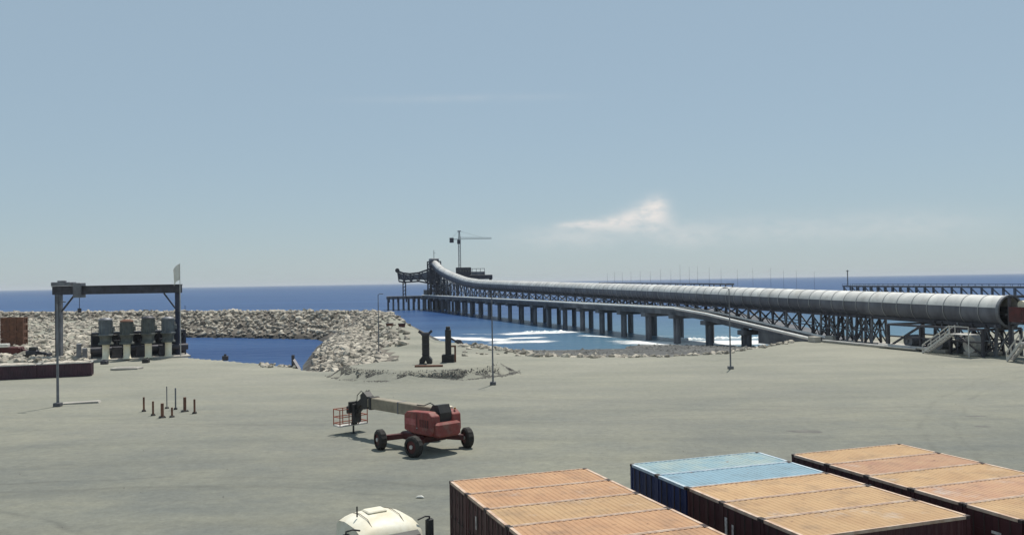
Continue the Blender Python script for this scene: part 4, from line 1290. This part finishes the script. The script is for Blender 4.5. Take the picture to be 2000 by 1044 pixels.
for z in (.6 + JZ, 1.05 + JZ, 1.6 + JZ):
    for x in (9.14 + JX, 10.01 + JX): b.bar((x, -1.2, z), (x, 1.2, z), .055)
    for y in (-1.17, 1.17): b.bar((9.14 + JX, y, z), (10.01 + JX, y, z), .055)
b.build('guard_rail', mat('orange_red_rail_paint', (.40, .10, .05), (.28, .07, .04), .6, 0, 3), bkt)
b = MB(); b.box(9.2 + JX, 9.45 + JX, -.45, .45, 1.25 + JZ, 1.8 + JZ, .04); b.build('control_panel', BLACK, bkt)
b = MB(); b.bar((9.2 + JX, 0, .36 + JZ), (9.2 + JX, 0, .02), .10); b.box(9.05 + JX, 9.35 + JX, -.15, .15, 0, .03); b.build('parking_prop', BLACK, bkt)
for dy in (-.30, -.16, .18):
    b = MB(); b.tube([(6.5, dy, 2.92), (7.1, dy * 1.4, 3.25), (7.6, dy * 1.5, 2.9), (7.8, dy, 2.5), (8.2, dy * .8, 2.3), (8.4, dy * .8, 2.1)], .028, 6); b.build('hydraulic_hose', BLACK, lf)
b = MB(); b.tube([(-1.7, .3, 3.0), (-1.2, .34, 3.15), (-.6, .37, 2.93), (.2, .37, 2.9)], .035, 6); b.build('hydraulic_hose', BLACK, lf)
b = MB(); b.tube([(-2.2, -.9, 2.7), (-2.2, -.9, 2.82)], .07, 10); b.build('beacon', mat('amber_lens', (.45, .22, .05), (.4, .18, .04), .3, 0, 3), lf)
for k in range(3):
    b = MB(); b.bar((.62, -1.0 + .0 * k, .75 + .28 * k), (.62, -.55, .75 + .28 * k), .05); b.bar((.62, -1.0, .75 + .28 * k), (.5, -1.0, 1.3), .03); b.bar((.62, -.55, .75 + .28 * k), (.5, -.55, 1.3), .03); b.build('step', BLACK, lf)
for x in (1.0, 3.9):
    b = MB(); b.box(x, x + .9, -.349, -.343, 2.35, 2.55); b.build('boom_decal', mat('faded_grey_decal', (.16, .13, .11), (.25, .2, .16), .7, 0, 4), lf)

# ------------------------------------------------------------------ truck cab near the containers
tl, tr_ = px(678, 1036, 2.45), px(829, 1008, 2.45)
tx = (tr_ - tl).normalized()                      # from left mirror to right mirror as seen
th = Vector((tx.y, -tx.x, 0))                     # heading: towards camera right
tang = math.atan2(th.y, th.x)
tc_ = (tl + tr_) / 2; 
tk2 = thing('truck_tractor', 'cream white truck cab with rounded roof and black mirrors beside containers', 'truck', (tc_.x - th.x * .55, tc_.y - th.y * .55, 0), tang)
tk2.scale = (1, 1, .885)
# local +x heading, origin under the cab
hw = 1.2
prof = [(-1.25, .75), (1.15, .70), (1.22, 1.65), (1.02, 2.42), (.78, 2.74), (.30, 2.98), (-.55, 3.06), (-1.05, 2.96), (-1.25, 2.7)]
b = MB(); nY = 11; vs = []
ys = [-hw + 2 * hw * k / (nY - 1) for k in range(nY)]
for y in ys:
    q = abs(y) / hw
    for x, z in prof:
        zz = z
        if z > 2.3: zz = z - .26 * q ** 3.2 * (z - 2.3) / .7 - .0
        xx = x * (1 - .03 * q ** 3) if x > 0.7 else x
        vs.append((xx, y * (1 - .06 * max(0, z - 1.7) / 1.3), zz))
P = len(prof); fs = []
for j in range(nY - 1):
    for i in range(P):
        fs.append((j * P + i, j * P + (i + 1) % P, (j + 1) * P + (i + 1) % P, (j + 1) * P + i))
fs.append(tuple(range(P - 1, -1, -1))); fs.append(tuple((nY - 1) * P + i for i in range(P)))
b.add(vs, fs[:-2], True); b.add([vs[i] for i in range(P)], [tuple(range(P - 1, -1, -1))]); b.add([vs[(nY - 1) * P + i] for i in range(P)], [tuple(range(P))])
cabm = b.build('cab', CABW, tk2)
b = MB(); b.add([(1.245, -1.02, 1.68), (1.245, 1.02, 1.68), (1.06, .98, 2.36), (1.06, -.98, 2.36), (1.20, -1.02, 1.66), (1.20, 1.02, 1.66), (1.0, .98, 2.38), (1.0, -.98, 2.38)],
                 [(0, 1, 2, 3), (7, 6, 5, 4), (0, 4, 5, 1), (1, 5, 6, 2), (2, 6, 7, 3), (3, 7, 4, 0)]); b.build('windscreen', GLASS, cabm)
for sy in (-1, 1):
    b = MB(); b.box(-.2, .9, sy * 1.205 - .01, sy * 1.205 + .01, 1.6, 2.25); b.build('side_window', GLASS, cabm)
    b = MB(); b.box(1.2, 1.28, sy * .95 - .18, sy * .95 + .18, .95, 1.2, .02); b.build('headlight', WHITE, cabm)
    mm = MB(); yv = sy * 1.62
    mm.box(.62, .80, yv - .15, yv + .15, 1.95, 2.72, .05); mo = mm.build('mirror', BLACK, tk2)
    b = MB(); b.tube([(.75, sy * 1.12, 2.76), (.78, sy * 1.4, 2.86), (.72, sy * 1.62, 2.80), (.71, sy * 1.62, 2.7)], .035, 8); b.build('mirror_arm', BLACK, mo)
    b = MB(); b.tube([(.75, sy * 1.18, 2.0), (.73, sy * 1.62, 2.02)], .035, 8); b.build('mirror_arm', BLACK, mo)
b = MB(); b.prism([(1.06, 2.44), (1.30, 2.33), (1.31, 2.37), (1.08, 2.50)], -.95, .95); b.build('sun_visor', BLACK, tk2)
b = MB(); b.box(-.75, -.15, -.38, .38, 3.02, 3.12, .04); b.build('roof_hatch', CABW, tk2)
for y in (-.62, .62):
    b = MB(); b.tube([(.72, y, 2.72), (.3, y, 2.985), (-.4, y, 3.05), (-.95, y, 2.97)], .014, 6); b.build('roof_seam', mat('seam_sealant', (.25, .22, .17), (.16, .14, .11), .8, 0, 4), tk2)  # sealant beads, darker tan than the cab paint
b = MB(); b.tube([(-.2, -.8, 3.0), (-.2, -.8, 3.42)], .03, 6); b.build('aerial', BLACK, tk2)
b = MB(); b.box(-3.6, 1.0, -.45, -.3, .72, 1.0); b.box(-3.6, 1.0, .3, .45, .72, 1.0); b.box(-3.6, -3.4, -.3, .3, .74, .98); b.box(-1.9, -1.7, -.3, .3, .74, .98); b.build('chassis_rail', BLACK, tk2)
b = MB(); b.box(.9, 1.3, -1.2, 1.2, .42, .74, .05); b.build('bumper', CABW, tk2)
b = MB(); b.tube([(-2.6, 0, 1.003), (-2.6, 0, 1.13)], .5, 18); b.build('fifth_wheel', BLACK, tk2)
b = MB(); b.tube([(-1.85, -.9, .78), (-.9, -.9, .78)], .28, 16); b.build('fuel_tank', PALE, tk2)
tt = MB(); n = 26; vs, fs = [], []
for y, r in ((-.15, .3), (-.14, .46), (-.09, .51), (.09, .51), (.14, .46), (.15, .3)):
    for k in range(n): a = 2 * math.pi * k / n; vs.append((r * math.cos(a), y, r * math.sin(a)))
for i in range(5):
    for k in range(n): j = (k + 1) % n; fs.append((i * n + k, i * n + j, (i + 1) * n + j, (i + 1) * n + k))
tt.add(vs, fs, True); ttm = tt.mesh('tyre', TYRE); trm = MB().tube([(0, -.12, 0), (0, .12, 0)], .31, 16).mesh('rim', PALE)
for x, y in ((.35, 1.02), (.35, -1.02), (-2.7, 1.0), (-2.7, -1.0)):
    o = link('wheel', ttm, tk2); o.location = (x, y, .51); link('rim', trm, o)

# ------------------------------------------------------------------ gantry crane and pumps
gl, gr = px(116, 698, 0), px(348, 695, 0)
gd = (gr - gl); GW = gd.length; ga = math.atan2(gd.y, gd.x)
gt = thing('gantry_crane', 'dark blue grey gantry crane frame standing over the pump row', 'gantry crane', gl, ga)
gtop = pxd(116, 560, gl.y).z; gb = gtop - 1.25
b = MB(); b.box(-.45, .45, -.4, .4, .02, gb, .04); b.build('leg', STEEL2, gt)
b = MB(); b.box(GW - .3, GW + .3, -.35, .35, .02, gb, .04); b.build('leg', mat('blue_dark_steel', (.05, .06, .10), (.03, .035, .06), .6, .2, .6), gt)
b = MB(); b.box(-.9, GW + .6, -.4, .4, gb + .003, gtop, .04); b.box(-.9, GW + .6, -.55, .55, gtop + .002, gtop + .12); b.build('bridge_beam', STEEL, gt)
b = MB(); b.bar((.5, 0, gb - 2.6), (2.6, 0, gb - .02), .22); b.bar((GW - .4, 0, gb - 2.4), (GW - 2.2, 0, gb - .02), .2); b.build('knee_brace', STEEL, gt)
b = MB(); b.box(-.8, 2.4, -.9, .9, gtop + .15, gtop + .75, .06); b.box(2.7, 4.0, -.8, .8, gb - .5, gtop + .6, .06); b.box(.3, 1.6, -1.0, -.5, gtop + .2, gtop + 1.0, .05); ho = b.build('hoist_trolley', STEEL2, gt)
b = MB(); b.bar((3.35, 0, gb - .5), (3.35, 0, gb - 2.2), .07); b.box(3.1, 3.6, -.2, .2, gb - 2.9, gb - 2.2, .05); b.build('hook_block', STEEL, ho)
b = MB(); b.box(GW - .3, GW + 1.5, -.6, .6, 7.0, 7.12); b.bar((GW + 1.4, -.5, 7.12), (GW + 1.4, -.5, 8.0), .06); b.build('service_platform', STEEL, gt)
b = MB(); b.box(-.8, .8, -.8, .8, 0.0, .28, .03); b.box(GW - .7, GW + .7, -.7, .7, 0.0, .28, .03); b.build('footing', CONC, gt)
b = MB(); 
for k in range(20): b.bar((-.25, -.62, 1 + k * .45), (.25, -.62, 1 + k * .45), .04)
b.bar((-.28, -.62, .3), (-.28, -.62, gb), .06); b.bar((.28, -.62, .3), (.28, -.62, gb), .06); b.build('ladder', STEEL, gt)
# slab
pb = [px(207, 701, 0.25), px(248, 700, 0.25), px(290, 698, 0.25), px(329, 695, 0.25)]
pdv = (pb[3] - pb[0]).normalized(); pa = math.atan2(pdv.y, pdv.x)
ps = thing('pump_deck', 'pale concrete slab under the four pumps with dark steel rear framing', 'platform', (pb[0].x, pb[0].y, 0), pa)
b = MB(); b.box(-2.2, 12.0, -.7, 6.0, 0.0, .25, .03); b.build('slab', CONC, ps)
b = MB()
for k in range(8):
    x = -1.9 + k * 13.5 / 7
    b.bar((x, 3.2, .25), (x, 3.2, 3.9), .22); b.bar((x, 5.4, .25), (x, 5.4, 3.9), .22)
    if k < 7: b.bar((x, 3.2, .4), (x + 13.5 / 7, 3.2, 3.8), .12)
for y in (3.2, 5.4):
    b.bar((-1.9, y, 3.9), (11.6, y, 3.9), .3); b.bar((-1.9, y, 2.2), (11.6, y, 2.2), .16)
    b.bar((-1.9, y, 4.95), (11.6, y, 4.95), .07)
for k in range(10): b.bar((-1.9 + k * 1.5, 3.2, 3.9), (-1.9 + k * 1.5, 3.2, 4.95), .06)
b.build('rear_frame', STEEL, ps)
b = MB(); b.box(-1.9, 11.6, 3.2, 5.4, 4.06, 4.12); b.build('walkway', STEEL, ps)
b = MB(); b.tube([(-2.1, 2.3, 1.5), (11.9, 2.3, 1.5)], .5, 16); b.build('header_pipe', STEEL, ps)
for x in (1.6, 4.9, 8.2):
    b = MB(); b.box(x - .7, x + .7, 1.2, 2.6, .25, 2.0, .08); b.tube([(x, 1.9, 2.0), (x, 1.9, 2.9)], .12, 8); b.tube([(x - .45, 1.9, 2.9), (x + .45, 1.9, 2.9)], .06, 8); b.build('valve', STEEL, ps)
b = MB(); b.box(-1.8, 11.5, 5.5, 5.7, .25, 3.6); b.build('rear_screen', STEEL, ps)
b = MB(); 
for x, h_ in ((-3.4, 2.6), (-2.6, 1.9)): b.box(x - .6, x + .1, 2.0, 3.2, 0, h_, .05)
b.build('control_cabinet', STEEL2, ps)
PL = ['blue grey capped intake pump on cream pedestal at the rubble end of row', 'intake pump with rusty motor cap, beside the blue grey capped one',
      'tall dark topped intake pump between the rusty capped pump and end pump', 'intake pump on cream pedestal beside the basin water']
for i, p in enumerate(pb):
    t = thing('intake_pump', PL[i], 'pump', (p.x, p.y, .25), pa, 'intake pumps under the gantry')
    b = MB(); b.tube([(0, 0, 0), (0, 0, .15), (0, 0, .16), (0, 0, 2.1), (0, 0, 2.2)], [.62, .62, .5, .5, .6], 20); b.build('pedestal', CREAM, t)
    b = MB(); b.tube([(0, 0, 2.203), (0, 0, 2.5), (0, 0, 2.52), (0, 0, 3.3), (0, 0, 3.6)], [1.05, 1.05, .85, .85, 1.1], 18)
    b.tube([(0, .5, 2.9), (0, 1.4, 2.9), (0, 2.1, 2.5), (0, 2.3, 1.8)], .36, 12); b.build('discharge_head', PUMPG, t)
    tall = (2.3, 2.0, 2.4, 2.2)[i]
    b = MB(); b.tube([(0, 0, 3.603), (0, 0, 3.75), (0, 0, 3.76), (0, 0, 3.6 + tall)], [1.1, 1.1, .92, .92], 18)
    for k in range(12):
        a = k * math.pi / 6; b.bar((.94 * math.cos(a), .94 * math.sin(a), 3.9), (.94 * math.cos(a), .94 * math.sin(a), 3.4 + tall), .1)
    b.box(.7, 1.25, -.3, .3, 4.2, 4.9, .04); mo = b.build('motor', MOTOR if i in (0, 3) else PUMPG, t)
    b = MB(); b.tube([(0, 0, 3.603 + tall), (0, 0, 3.75 + tall), (0, 0, 3.95 + tall)], [1.0, .94, .45], 18); b.build('motor_cap', RUST if i == 1 else STEEL if i == 2 else STEEL2, mo)
# bits on the ground in front of the pumps
def small(name, lab, cat, u, v, build, M_, group=None):
    p = px(u, v, 0); b = MB(); build(b); o = b.build(name, M_); o.location = (p.x, p.y, 0.0); tag(o, lab, cat, group); return o
small('valve_box', 'small dark valve box before the blue grey capped pump', 'box', 204, 711, lambda b: (b.box(-.45, .45, -.4, .4, 0, .55, .06), b.box(-.2, .2, -.2, .2, .55, .7, .03)), STEEL)
small('cable_drum_box', 'small dark box on the dirt before the third pump', 'box', 285, 708, lambda b: (b.box(-.45, .45, -.4, .4, 0, .6, .06), b.bar((-.3, 0, .6), (.3, 0, .75), .08)), BLACK)
small('concrete_slab', 'flat pale concrete slab lying on dirt before the pumps', 'slab', 248, 721, lambda b: (b.box(-1.8, 1.8, -1.0, 1.0, .0, .3, .05), b.box(-1.2, 1.2, -.5, .5, .3, .36, .02)), CONC)
small('concrete_slab', 'long pale concrete slab on the yard by the lone lamp post', 'slab', 158, 787, lambda b: (b.prism([(-1.7, 0), (1.7, 0), (1.6, .18), (-1.6, .12)], -.5, .5)), CONC).rotation_euler = (0, 0, R(14))
small('mooring_post', 'dark leaning post with foot at the basin corner', 'post', 577, 716, lambda b: (b.bar((-.3, 0, .15), (-.3, 0, 1.6), .35), b.bar((-.3, 0, .9), (.9, -1.5, -.35), .4, .5), b.box(-.7, .1, -.4, .4, -.3, .2, .05)), STEEL)
small('mooring_block', 'small dark block at the basin edge near the flag pole', 'block', 440, 702, lambda b: (b.box(-.4, .4, -.3, .3, -.1, .6, .06), b.tube([(0, 0, .6), (0, 0, .85)], .18, 10)), STEEL)

# rusty frames and machine at far left
p = px(28, 668, 1.0)
t = thing('steel_frame_stack', 'tall rusty brown stack of steel frames standing in rubble', 'steel stack', (p.x, p.y, land_z(p.x, p.y) - .1), .15)
for k in range(4):
    b = MB(); z = k * 1.35
    for x in (-1.9, -.65, .65, 1.9):
        for y in (-1, 1): b.bar((x, y, z), (x, y, z + 1.25), .2)
    for zz in (z + .08, z + 1.2):
        for y in (-1, 1): b.bar((-2, y, zz), (2, y, zz), .18)
        for x in (-1.9, 1.9): b.bar((x, -1, zz), (x, 1, zz), .18)
    b.box(-1.8, 1.8, -.9, .9, z + .2, z + 1.1); b.build('frame', RUST, t)
p = px(14, 682, 1.0)
t = thing('red_machine', 'rust red machine with white box lying among rubble', 'machine', (p.x, p.y, land_z(p.x, p.y) - .1), .1)
b = MB(); b.box(-3.2, 2.4, -1, 1, .1, 1.5, .15); b.bar((1.5, 0, 1.3), (3.8, 0, .3), .5, .5); b.build('body', REDD, t)
b = MB(); b.box(-1.0, .5, -1.1, 0, 1.5, 2.1, .06); b.build('white_box', WHITE, t)
p = px(70, 692, .6)
t = thing('tracked_loader', 'low black tracked machine resting on pale rubble', 'machine', (p.x, p.y, land_z(p.x, p.y) - .05), .1)
b = MB(); b.prism([(-1.5, .1), (1.3, .1), (1.6, .45), (1.3, .8), (-1.5, .8), (-1.8, .45)], -.9, -.5); b.prism([(-1.5, .1), (1.3, .1), (1.6, .45), (1.3, .8), (-1.5, .8), (-1.8, .45)], .5, .9); b.build('track', BLACK, t)
b = MB(); b.box(-1.4, .4, -.5, .5, .5, 1.4, .1); b.bar((.2, 0, 1.1), (2.1, 0, .7), .3); b.box(1.9, 2.2, -.8, .8, .2, .9, .04); b.build('body', STEEL, t)
b = MB(); b.box(-.9, .2, -.45, .45, 1.4, 1.9, .06); b.build('cab', BLACK, t)

# ------------------------------------------------------------------ lamp posts, flag
def lamp(u, v, h_, lab, z=0.0, arm=1, r=.10):
    p = px(u, v, z); t = thing('lamp_post', lab, 'lamp post', (p.x, p.y, z if z else 0.0), 0, 'lamp posts of the yard')
    b = MB(); b.tube([(0, 0, .02), (0, 0, h_ * .5), (0, 0, h_)], [r, r * .8, r * .55], 10); b.build('pole', STEEL2, t)
    b = MB(); b.box(-.32, .32, -.32, .32, 0, .35, .04); b.build('footing', CONCD, t)
    b = MB(); b.tube([(0, 0, h_ - .05), (.2 * arm, 0, h_ + .12), (.5 * arm, 0, h_ + .15)], .04, 8); ar = b.build('arm', STEEL, t)
    b = MB(); b.box(.55 * arm - .2, .55 * arm + .25, -.1, .1, h_ + .08, h_ + .2, .02); b.build('lamp_head', STEEL2, ar)
lamp(113, 793, 9.6, 'dark lamp post standing alone before the maroon bins', r=.13)
lamp(963, 751, 9.6, 'thin dark lamp post on the yard beside the spoil pad')
lamp(1427, 720, 9.6, 'thin dark lamp post before the jetty ramp', arm=-1)
p = px(740, 690, 0.4); zl = land_z(p.x, p.y)
lamp(740, 690, 9.2, 'thin dark lamp post among the headland rocks', z=round(zl, 2), r=.10)
p = px(353, 697, 0)
t = thing('flag_pole', 'slim pole flying a white flag beside the gantry leg', 'flag pole', (p.x, p.y, 0))
zf = pxd(353, 514, p.y).z
b = MB(); b.tube([(0, 0, 0), (0, 0, zf)], [.09, .05], 8); b.build('pole', PALE, t)
b = MB(); vs = []
for i in range(9):
    for j in range(7):
        s_ = i / 8
        vs.append((-.05 - .95 * s_, .16 * math.sin(s_ * 6 + j * .4) * s_, zf - .1 - j * .42 - s_ * s_ * .9))
nf = [(i * 7 + j, i * 7 + j + 1, (i + 1) * 7 + j + 1, (i + 1) * 7 + j) for i in range(8) for j in range(6)]
b.add(vs, nf, True); b.add([(x, y + .012, z) for x, y, z in vs], [f[::-1] for f in nf], True); b.build('flag', WHITE, t)

# ------------------------------------------------------------------ ring of short posts
for (u, v, top, lab) in [(281, 803, 775, 'short rusty post at the end of ring nearest the bins'), (299, 811, 783, 'thin rusty post with square foot in the post ring'), (317, 815, 787, 'stout rusty post at the landward point of ring'),
                    (336, 814, 795, 'very short rusty stub post in the ring'), (343, 799, 757, 'tallest slim post in the ring of rusty posts'), (361, 803, 775, 'thick grey topped rusty post in the ring'),
                    (380, 807, 779, 'short rusty post with black foot at ring end nearest the lift'), (326, 797, 754, 'slender pale rod standing at the seaward side of ring')]:
    p = px(u, v, 0); hh = pxd(u, top, p.y).z; r = .085 if u not in (317, 361) else .13
    if u == 326: r = .045
    if u == 343: r = .065
    t = thing('short_post', lab, 'post', (p.x, p.y, 0), random.uniform(0, 1), 'ring of short posts on the yard')
    b = MB(); b.tube([(0, 0, .06), (0, 0, hh)], r, 10); b.build('post', RUST if u not in (326, 343) else STEEL2, t)
    b = MB(); s_ = max(r * 2.0, .14); b.box(-s_, s_, -s_, s_, 0, .1, .02)
    for k in range(4): a = k * math.pi / 2 + .78; b.tube([(s_ * .9 * math.cos(a), s_ * .9 * math.sin(a), .1), (s_ * .9 * math.cos(a), s_ * .9 * math.sin(a), .16)], .03, 6)
    b.build('base_plate', BLACK, t)

# ------------------------------------------------------------------ two dark steel columns on the pad
p = px(832, 711, .95); zp_ = land_z(p.x, p.y)
t = thing('steel_column', 'dark steel column with forked top and spread foot on the pad', 'column', (p.x, p.y, zp_ - .03))
H_ = pxd(832, 648, p.y).z - zp_
b = MB(); b.box(-.42, .42, -.42, .42, .6, H_, .08); b.build('shaft', BLACK, t)
b = MB(); b.prism([(-.75, 0), (-.25, 0), (0, .5), (.25, 0), (.75, 0), (.75, .55), (.42, .95), (-.42, .95), (-.75, .55)], -.6, .6); b.build('foot', BLACK, t)
b = MB(); b.bar((-.3, 0, H_ - .25), (-.85, 0, H_ + .15), .3); b.bar((.3, 0, H_ - .25), (.8, 0, H_ + .2), .3); b.box(-.5, .5, -.45, .45, H_ - .35, H_ - .05); b.build('forked_head', STEEL, t)
b = MB(); 
for k in range(5): b.box(-.46, .46, -.46, .46, 1.2 + k * .6, 1.26 + k * .6)
b.build('band', STEEL, t)
p = px(876, 708, .95); zp_ = land_z(p.x, p.y)
t = thing('steel_column', 'dark steel column with side bracket and box foot on the pad', 'column', (p.x, p.y, zp_ - .03))
H_ = pxd(876, 642, p.y).z - zp_
b = MB(); b.box(-.36, .36, -.4, .4, .8, H_, .08); b.box(-.26, .26, -.3, .3, H_, H_ + .35, .05); b.build('shaft', BLACK, t)
b = MB(); b.box(-.8, .7, -.6, .6, 0, 1.0, .06); b.build('foot', BLACK, t)
b = MB(); b.bar((.85, 0, 0), (.85, 0, 2.1), .22); b.bar((.35, 0, 2.0), (.9, 0, 2.0), .2); b.build('side_bracket', RUST, t)
b = MB(); b.bar((.3, 0, H_ - 1.2), (1.2, 0, H_ - 1.6), .16); b.build('arm', STEEL, t)
p = px(812, 718, .95)
o = MB().box(-.1, 3.2, -.25, .25, -.02, .22).build('timber_beam', RUST); o.location = (p.x, p.y, land_z(p.x, p.y)); tag(o, 'rusty beam lying at the foot of the forked column', 'beam')
# things on the headland
for u, v, w_, M_, lab in ((761, 641, .75, RUST, 'brown skip with sloped ends on the headland crest'), (785, 641, .75, REDD, 'dark red skip with sloped ends on the headland crest')):
    p = px(u, v, 1.4); z = land_z(p.x, p.y)
    t = thing('skip', lab, 'skip', (p.x, p.y, z - .12))
    b = MB(); b.prism([(-w_ * .75, 0.0), (w_ * .75, 0.0), (w_, .8), (-w_, .8)], -.5, .5); b.build('body', M_, t)
    b = MB(); b.box(-w_ - .05, w_ + .05, -.56, .56, .8, .88); b.build('rim', STEEL, t)
p = px(903, 666, 0.2); z = land_z(p.x, p.y)
t = thing('dozer_blade', 'dark blade shaped machine part lying on sand before the surf', 'machine part', (p.x, p.y, z))
b = MB(); b.prism([(-1.6, 0), (1.9, 0), (1.9, .35), (.2, .5), (-.3, 1.2), (-1.0, 1.3), (-1.6, .6)], -.5, .5); b.build('body', STEEL, t)
b = MB(); b.bar((-1.2, 0, 1.0), (-2.8, 0, 2.0), .3); b.build('arm', STEEL, t)
# dark oil stains and a paper scrap on the yard
DST = mat('oil_stained_dirt', (0.15, 0.145, 0.13), (0.10, 0.098, 0.09), 0.9, 0, 1.0)
for i, (u, v, rx, ry, rot) in enumerate([(1576, 842, 1.3, .55, -.25), (1918, 832, .6, .3, -.2), (1905, 812, .9, .25, .1)]):
    p = px(u, v, 0); b = MB(); n = 26; vs = [(0, 0, 0)]
    for k in range(n):
        a = 2 * math.pi * k / n; q = 1 + .35 * noise.noise((math.cos(a) * 1.4, math.sin(a) * 1.4, i * 5))
        vs.append((rx * q * math.cos(a), ry * q * math.sin(a), 0))
    b.add(vs, [(0, k + 1, (k + 1) % n + 1) for k in range(n)]); o = b.build('oil_stain', DST); o.location = (p.x, p.y, .004); o.rotation_euler = (0, 0, rot); kind(o, 'structure')
o = small('sandbag', 'small pale torn sack on the dirt by the truck', 'sack', 820, 972, lambda b: b.tube([(-.2, 0, .04), (-.1, .03, .06), (.1, 0, .07), (.22, -.04, .04)], [.02, .06, .07, .02], 10), WHITE)

SHADE_GRAV = mat('rim_shade_gravel', (0.19, 0.18, 0.16), (0.085, 0.08, 0.075), 0.95, 0, 1.5)  # dark stones added as painted shade on the pad's near bank
def stones(name, spots, M_, k0=0):
    b = MB(); rnd = random.Random(k0)
    base = [(1, 0, 0), (-1, 0, 0), (0, 1, 0), (0, -1, 0), (0, 0, 1), (0, 0, -1)]
    F = [(0, 2, 4), (2, 1, 4), (1, 3, 4), (3, 0, 4), (2, 0, 5), (1, 2, 5), (3, 1, 5), (0, 3, 5)]
    for (x, y, z, r) in spots:
        a = rnd.uniform(0, 3.14); ca, sa = math.cos(a), math.sin(a); vs = []
        for p in base:
            q = rnd.uniform(.6, 1.2) * r; px_, py_, pz_ = p[0] * q, p[1] * q, p[2] * q * .7
            vs.append((x + px_ * ca - py_ * sa, y + px_ * sa + py_ * ca, z + pz_))
        b.add(vs, F)
    return kind(b.build(name, M_), 'stuff')
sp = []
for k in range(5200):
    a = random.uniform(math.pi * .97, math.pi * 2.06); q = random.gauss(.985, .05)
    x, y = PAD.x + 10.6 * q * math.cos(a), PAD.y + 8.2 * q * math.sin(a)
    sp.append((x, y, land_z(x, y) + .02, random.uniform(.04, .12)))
stones('rim_shade_gravel', sp, SHADE_GRAV, 3)
sp = []
for k in range(900):
    x, y = random.uniform(-45, 60), random.uniform(26, 118) 
    if noise.noise((x * .05, y * .05, 9)) < -.05 and random.random() < .8: continue
    sp.append((x, y, .01, abs(random.gauss(0, .022)) + .015))
stones('loose_stones', sp, mat('loose_stone', (0.34, 0.33, 0.29), (0.16, 0.155, 0.14), .95, 0, 1.0), 4)

sp = []
for k in range(2200):
    x, y = random.uniform(-4, 52), random.uniform(124, 200)
    z = land_z(x, y)
    if z > -.9 or z < WATER - .1: continue
    if noise.noise((x * .08, y * .05, 2)) < -.1 and random.random() < .7: continue
    sp.append((x, y, z + .03, random.choice((.1, .15, .2, .3, .45))))
stones('beach_stones', sp, mat('beach_stone', (0.27, 0.26, 0.24), (0.07, 0.07, 0.068), .9, 0, .8), 5)

# thin sea haze
b = MB(); b.box(-30500, 30500, -3200, 40500, -12, 60)
HZ = bpy.data.materials.new('sea_haze'); HZ.use_nodes = True
ht = HZ.node_tree
for nd in list(ht.nodes):
    if nd.type == 'BSDF_PRINCIPLED': ht.nodes.remove(nd)
pv = ht.nodes.new('ShaderNodeVolumePrincipled')
pv.inputs['Color'].default_value = (0.90, 0.94, 1.0, 1); pv.inputs['Density'].default_value = 0.00006; pv.inputs['Anisotropy'].default_value = 0.0
ht.links.new(pv.outputs[0], ht.nodes['Material Output'].inputs['Volume'])
kind(b.build('haze', HZ), 'stuff')
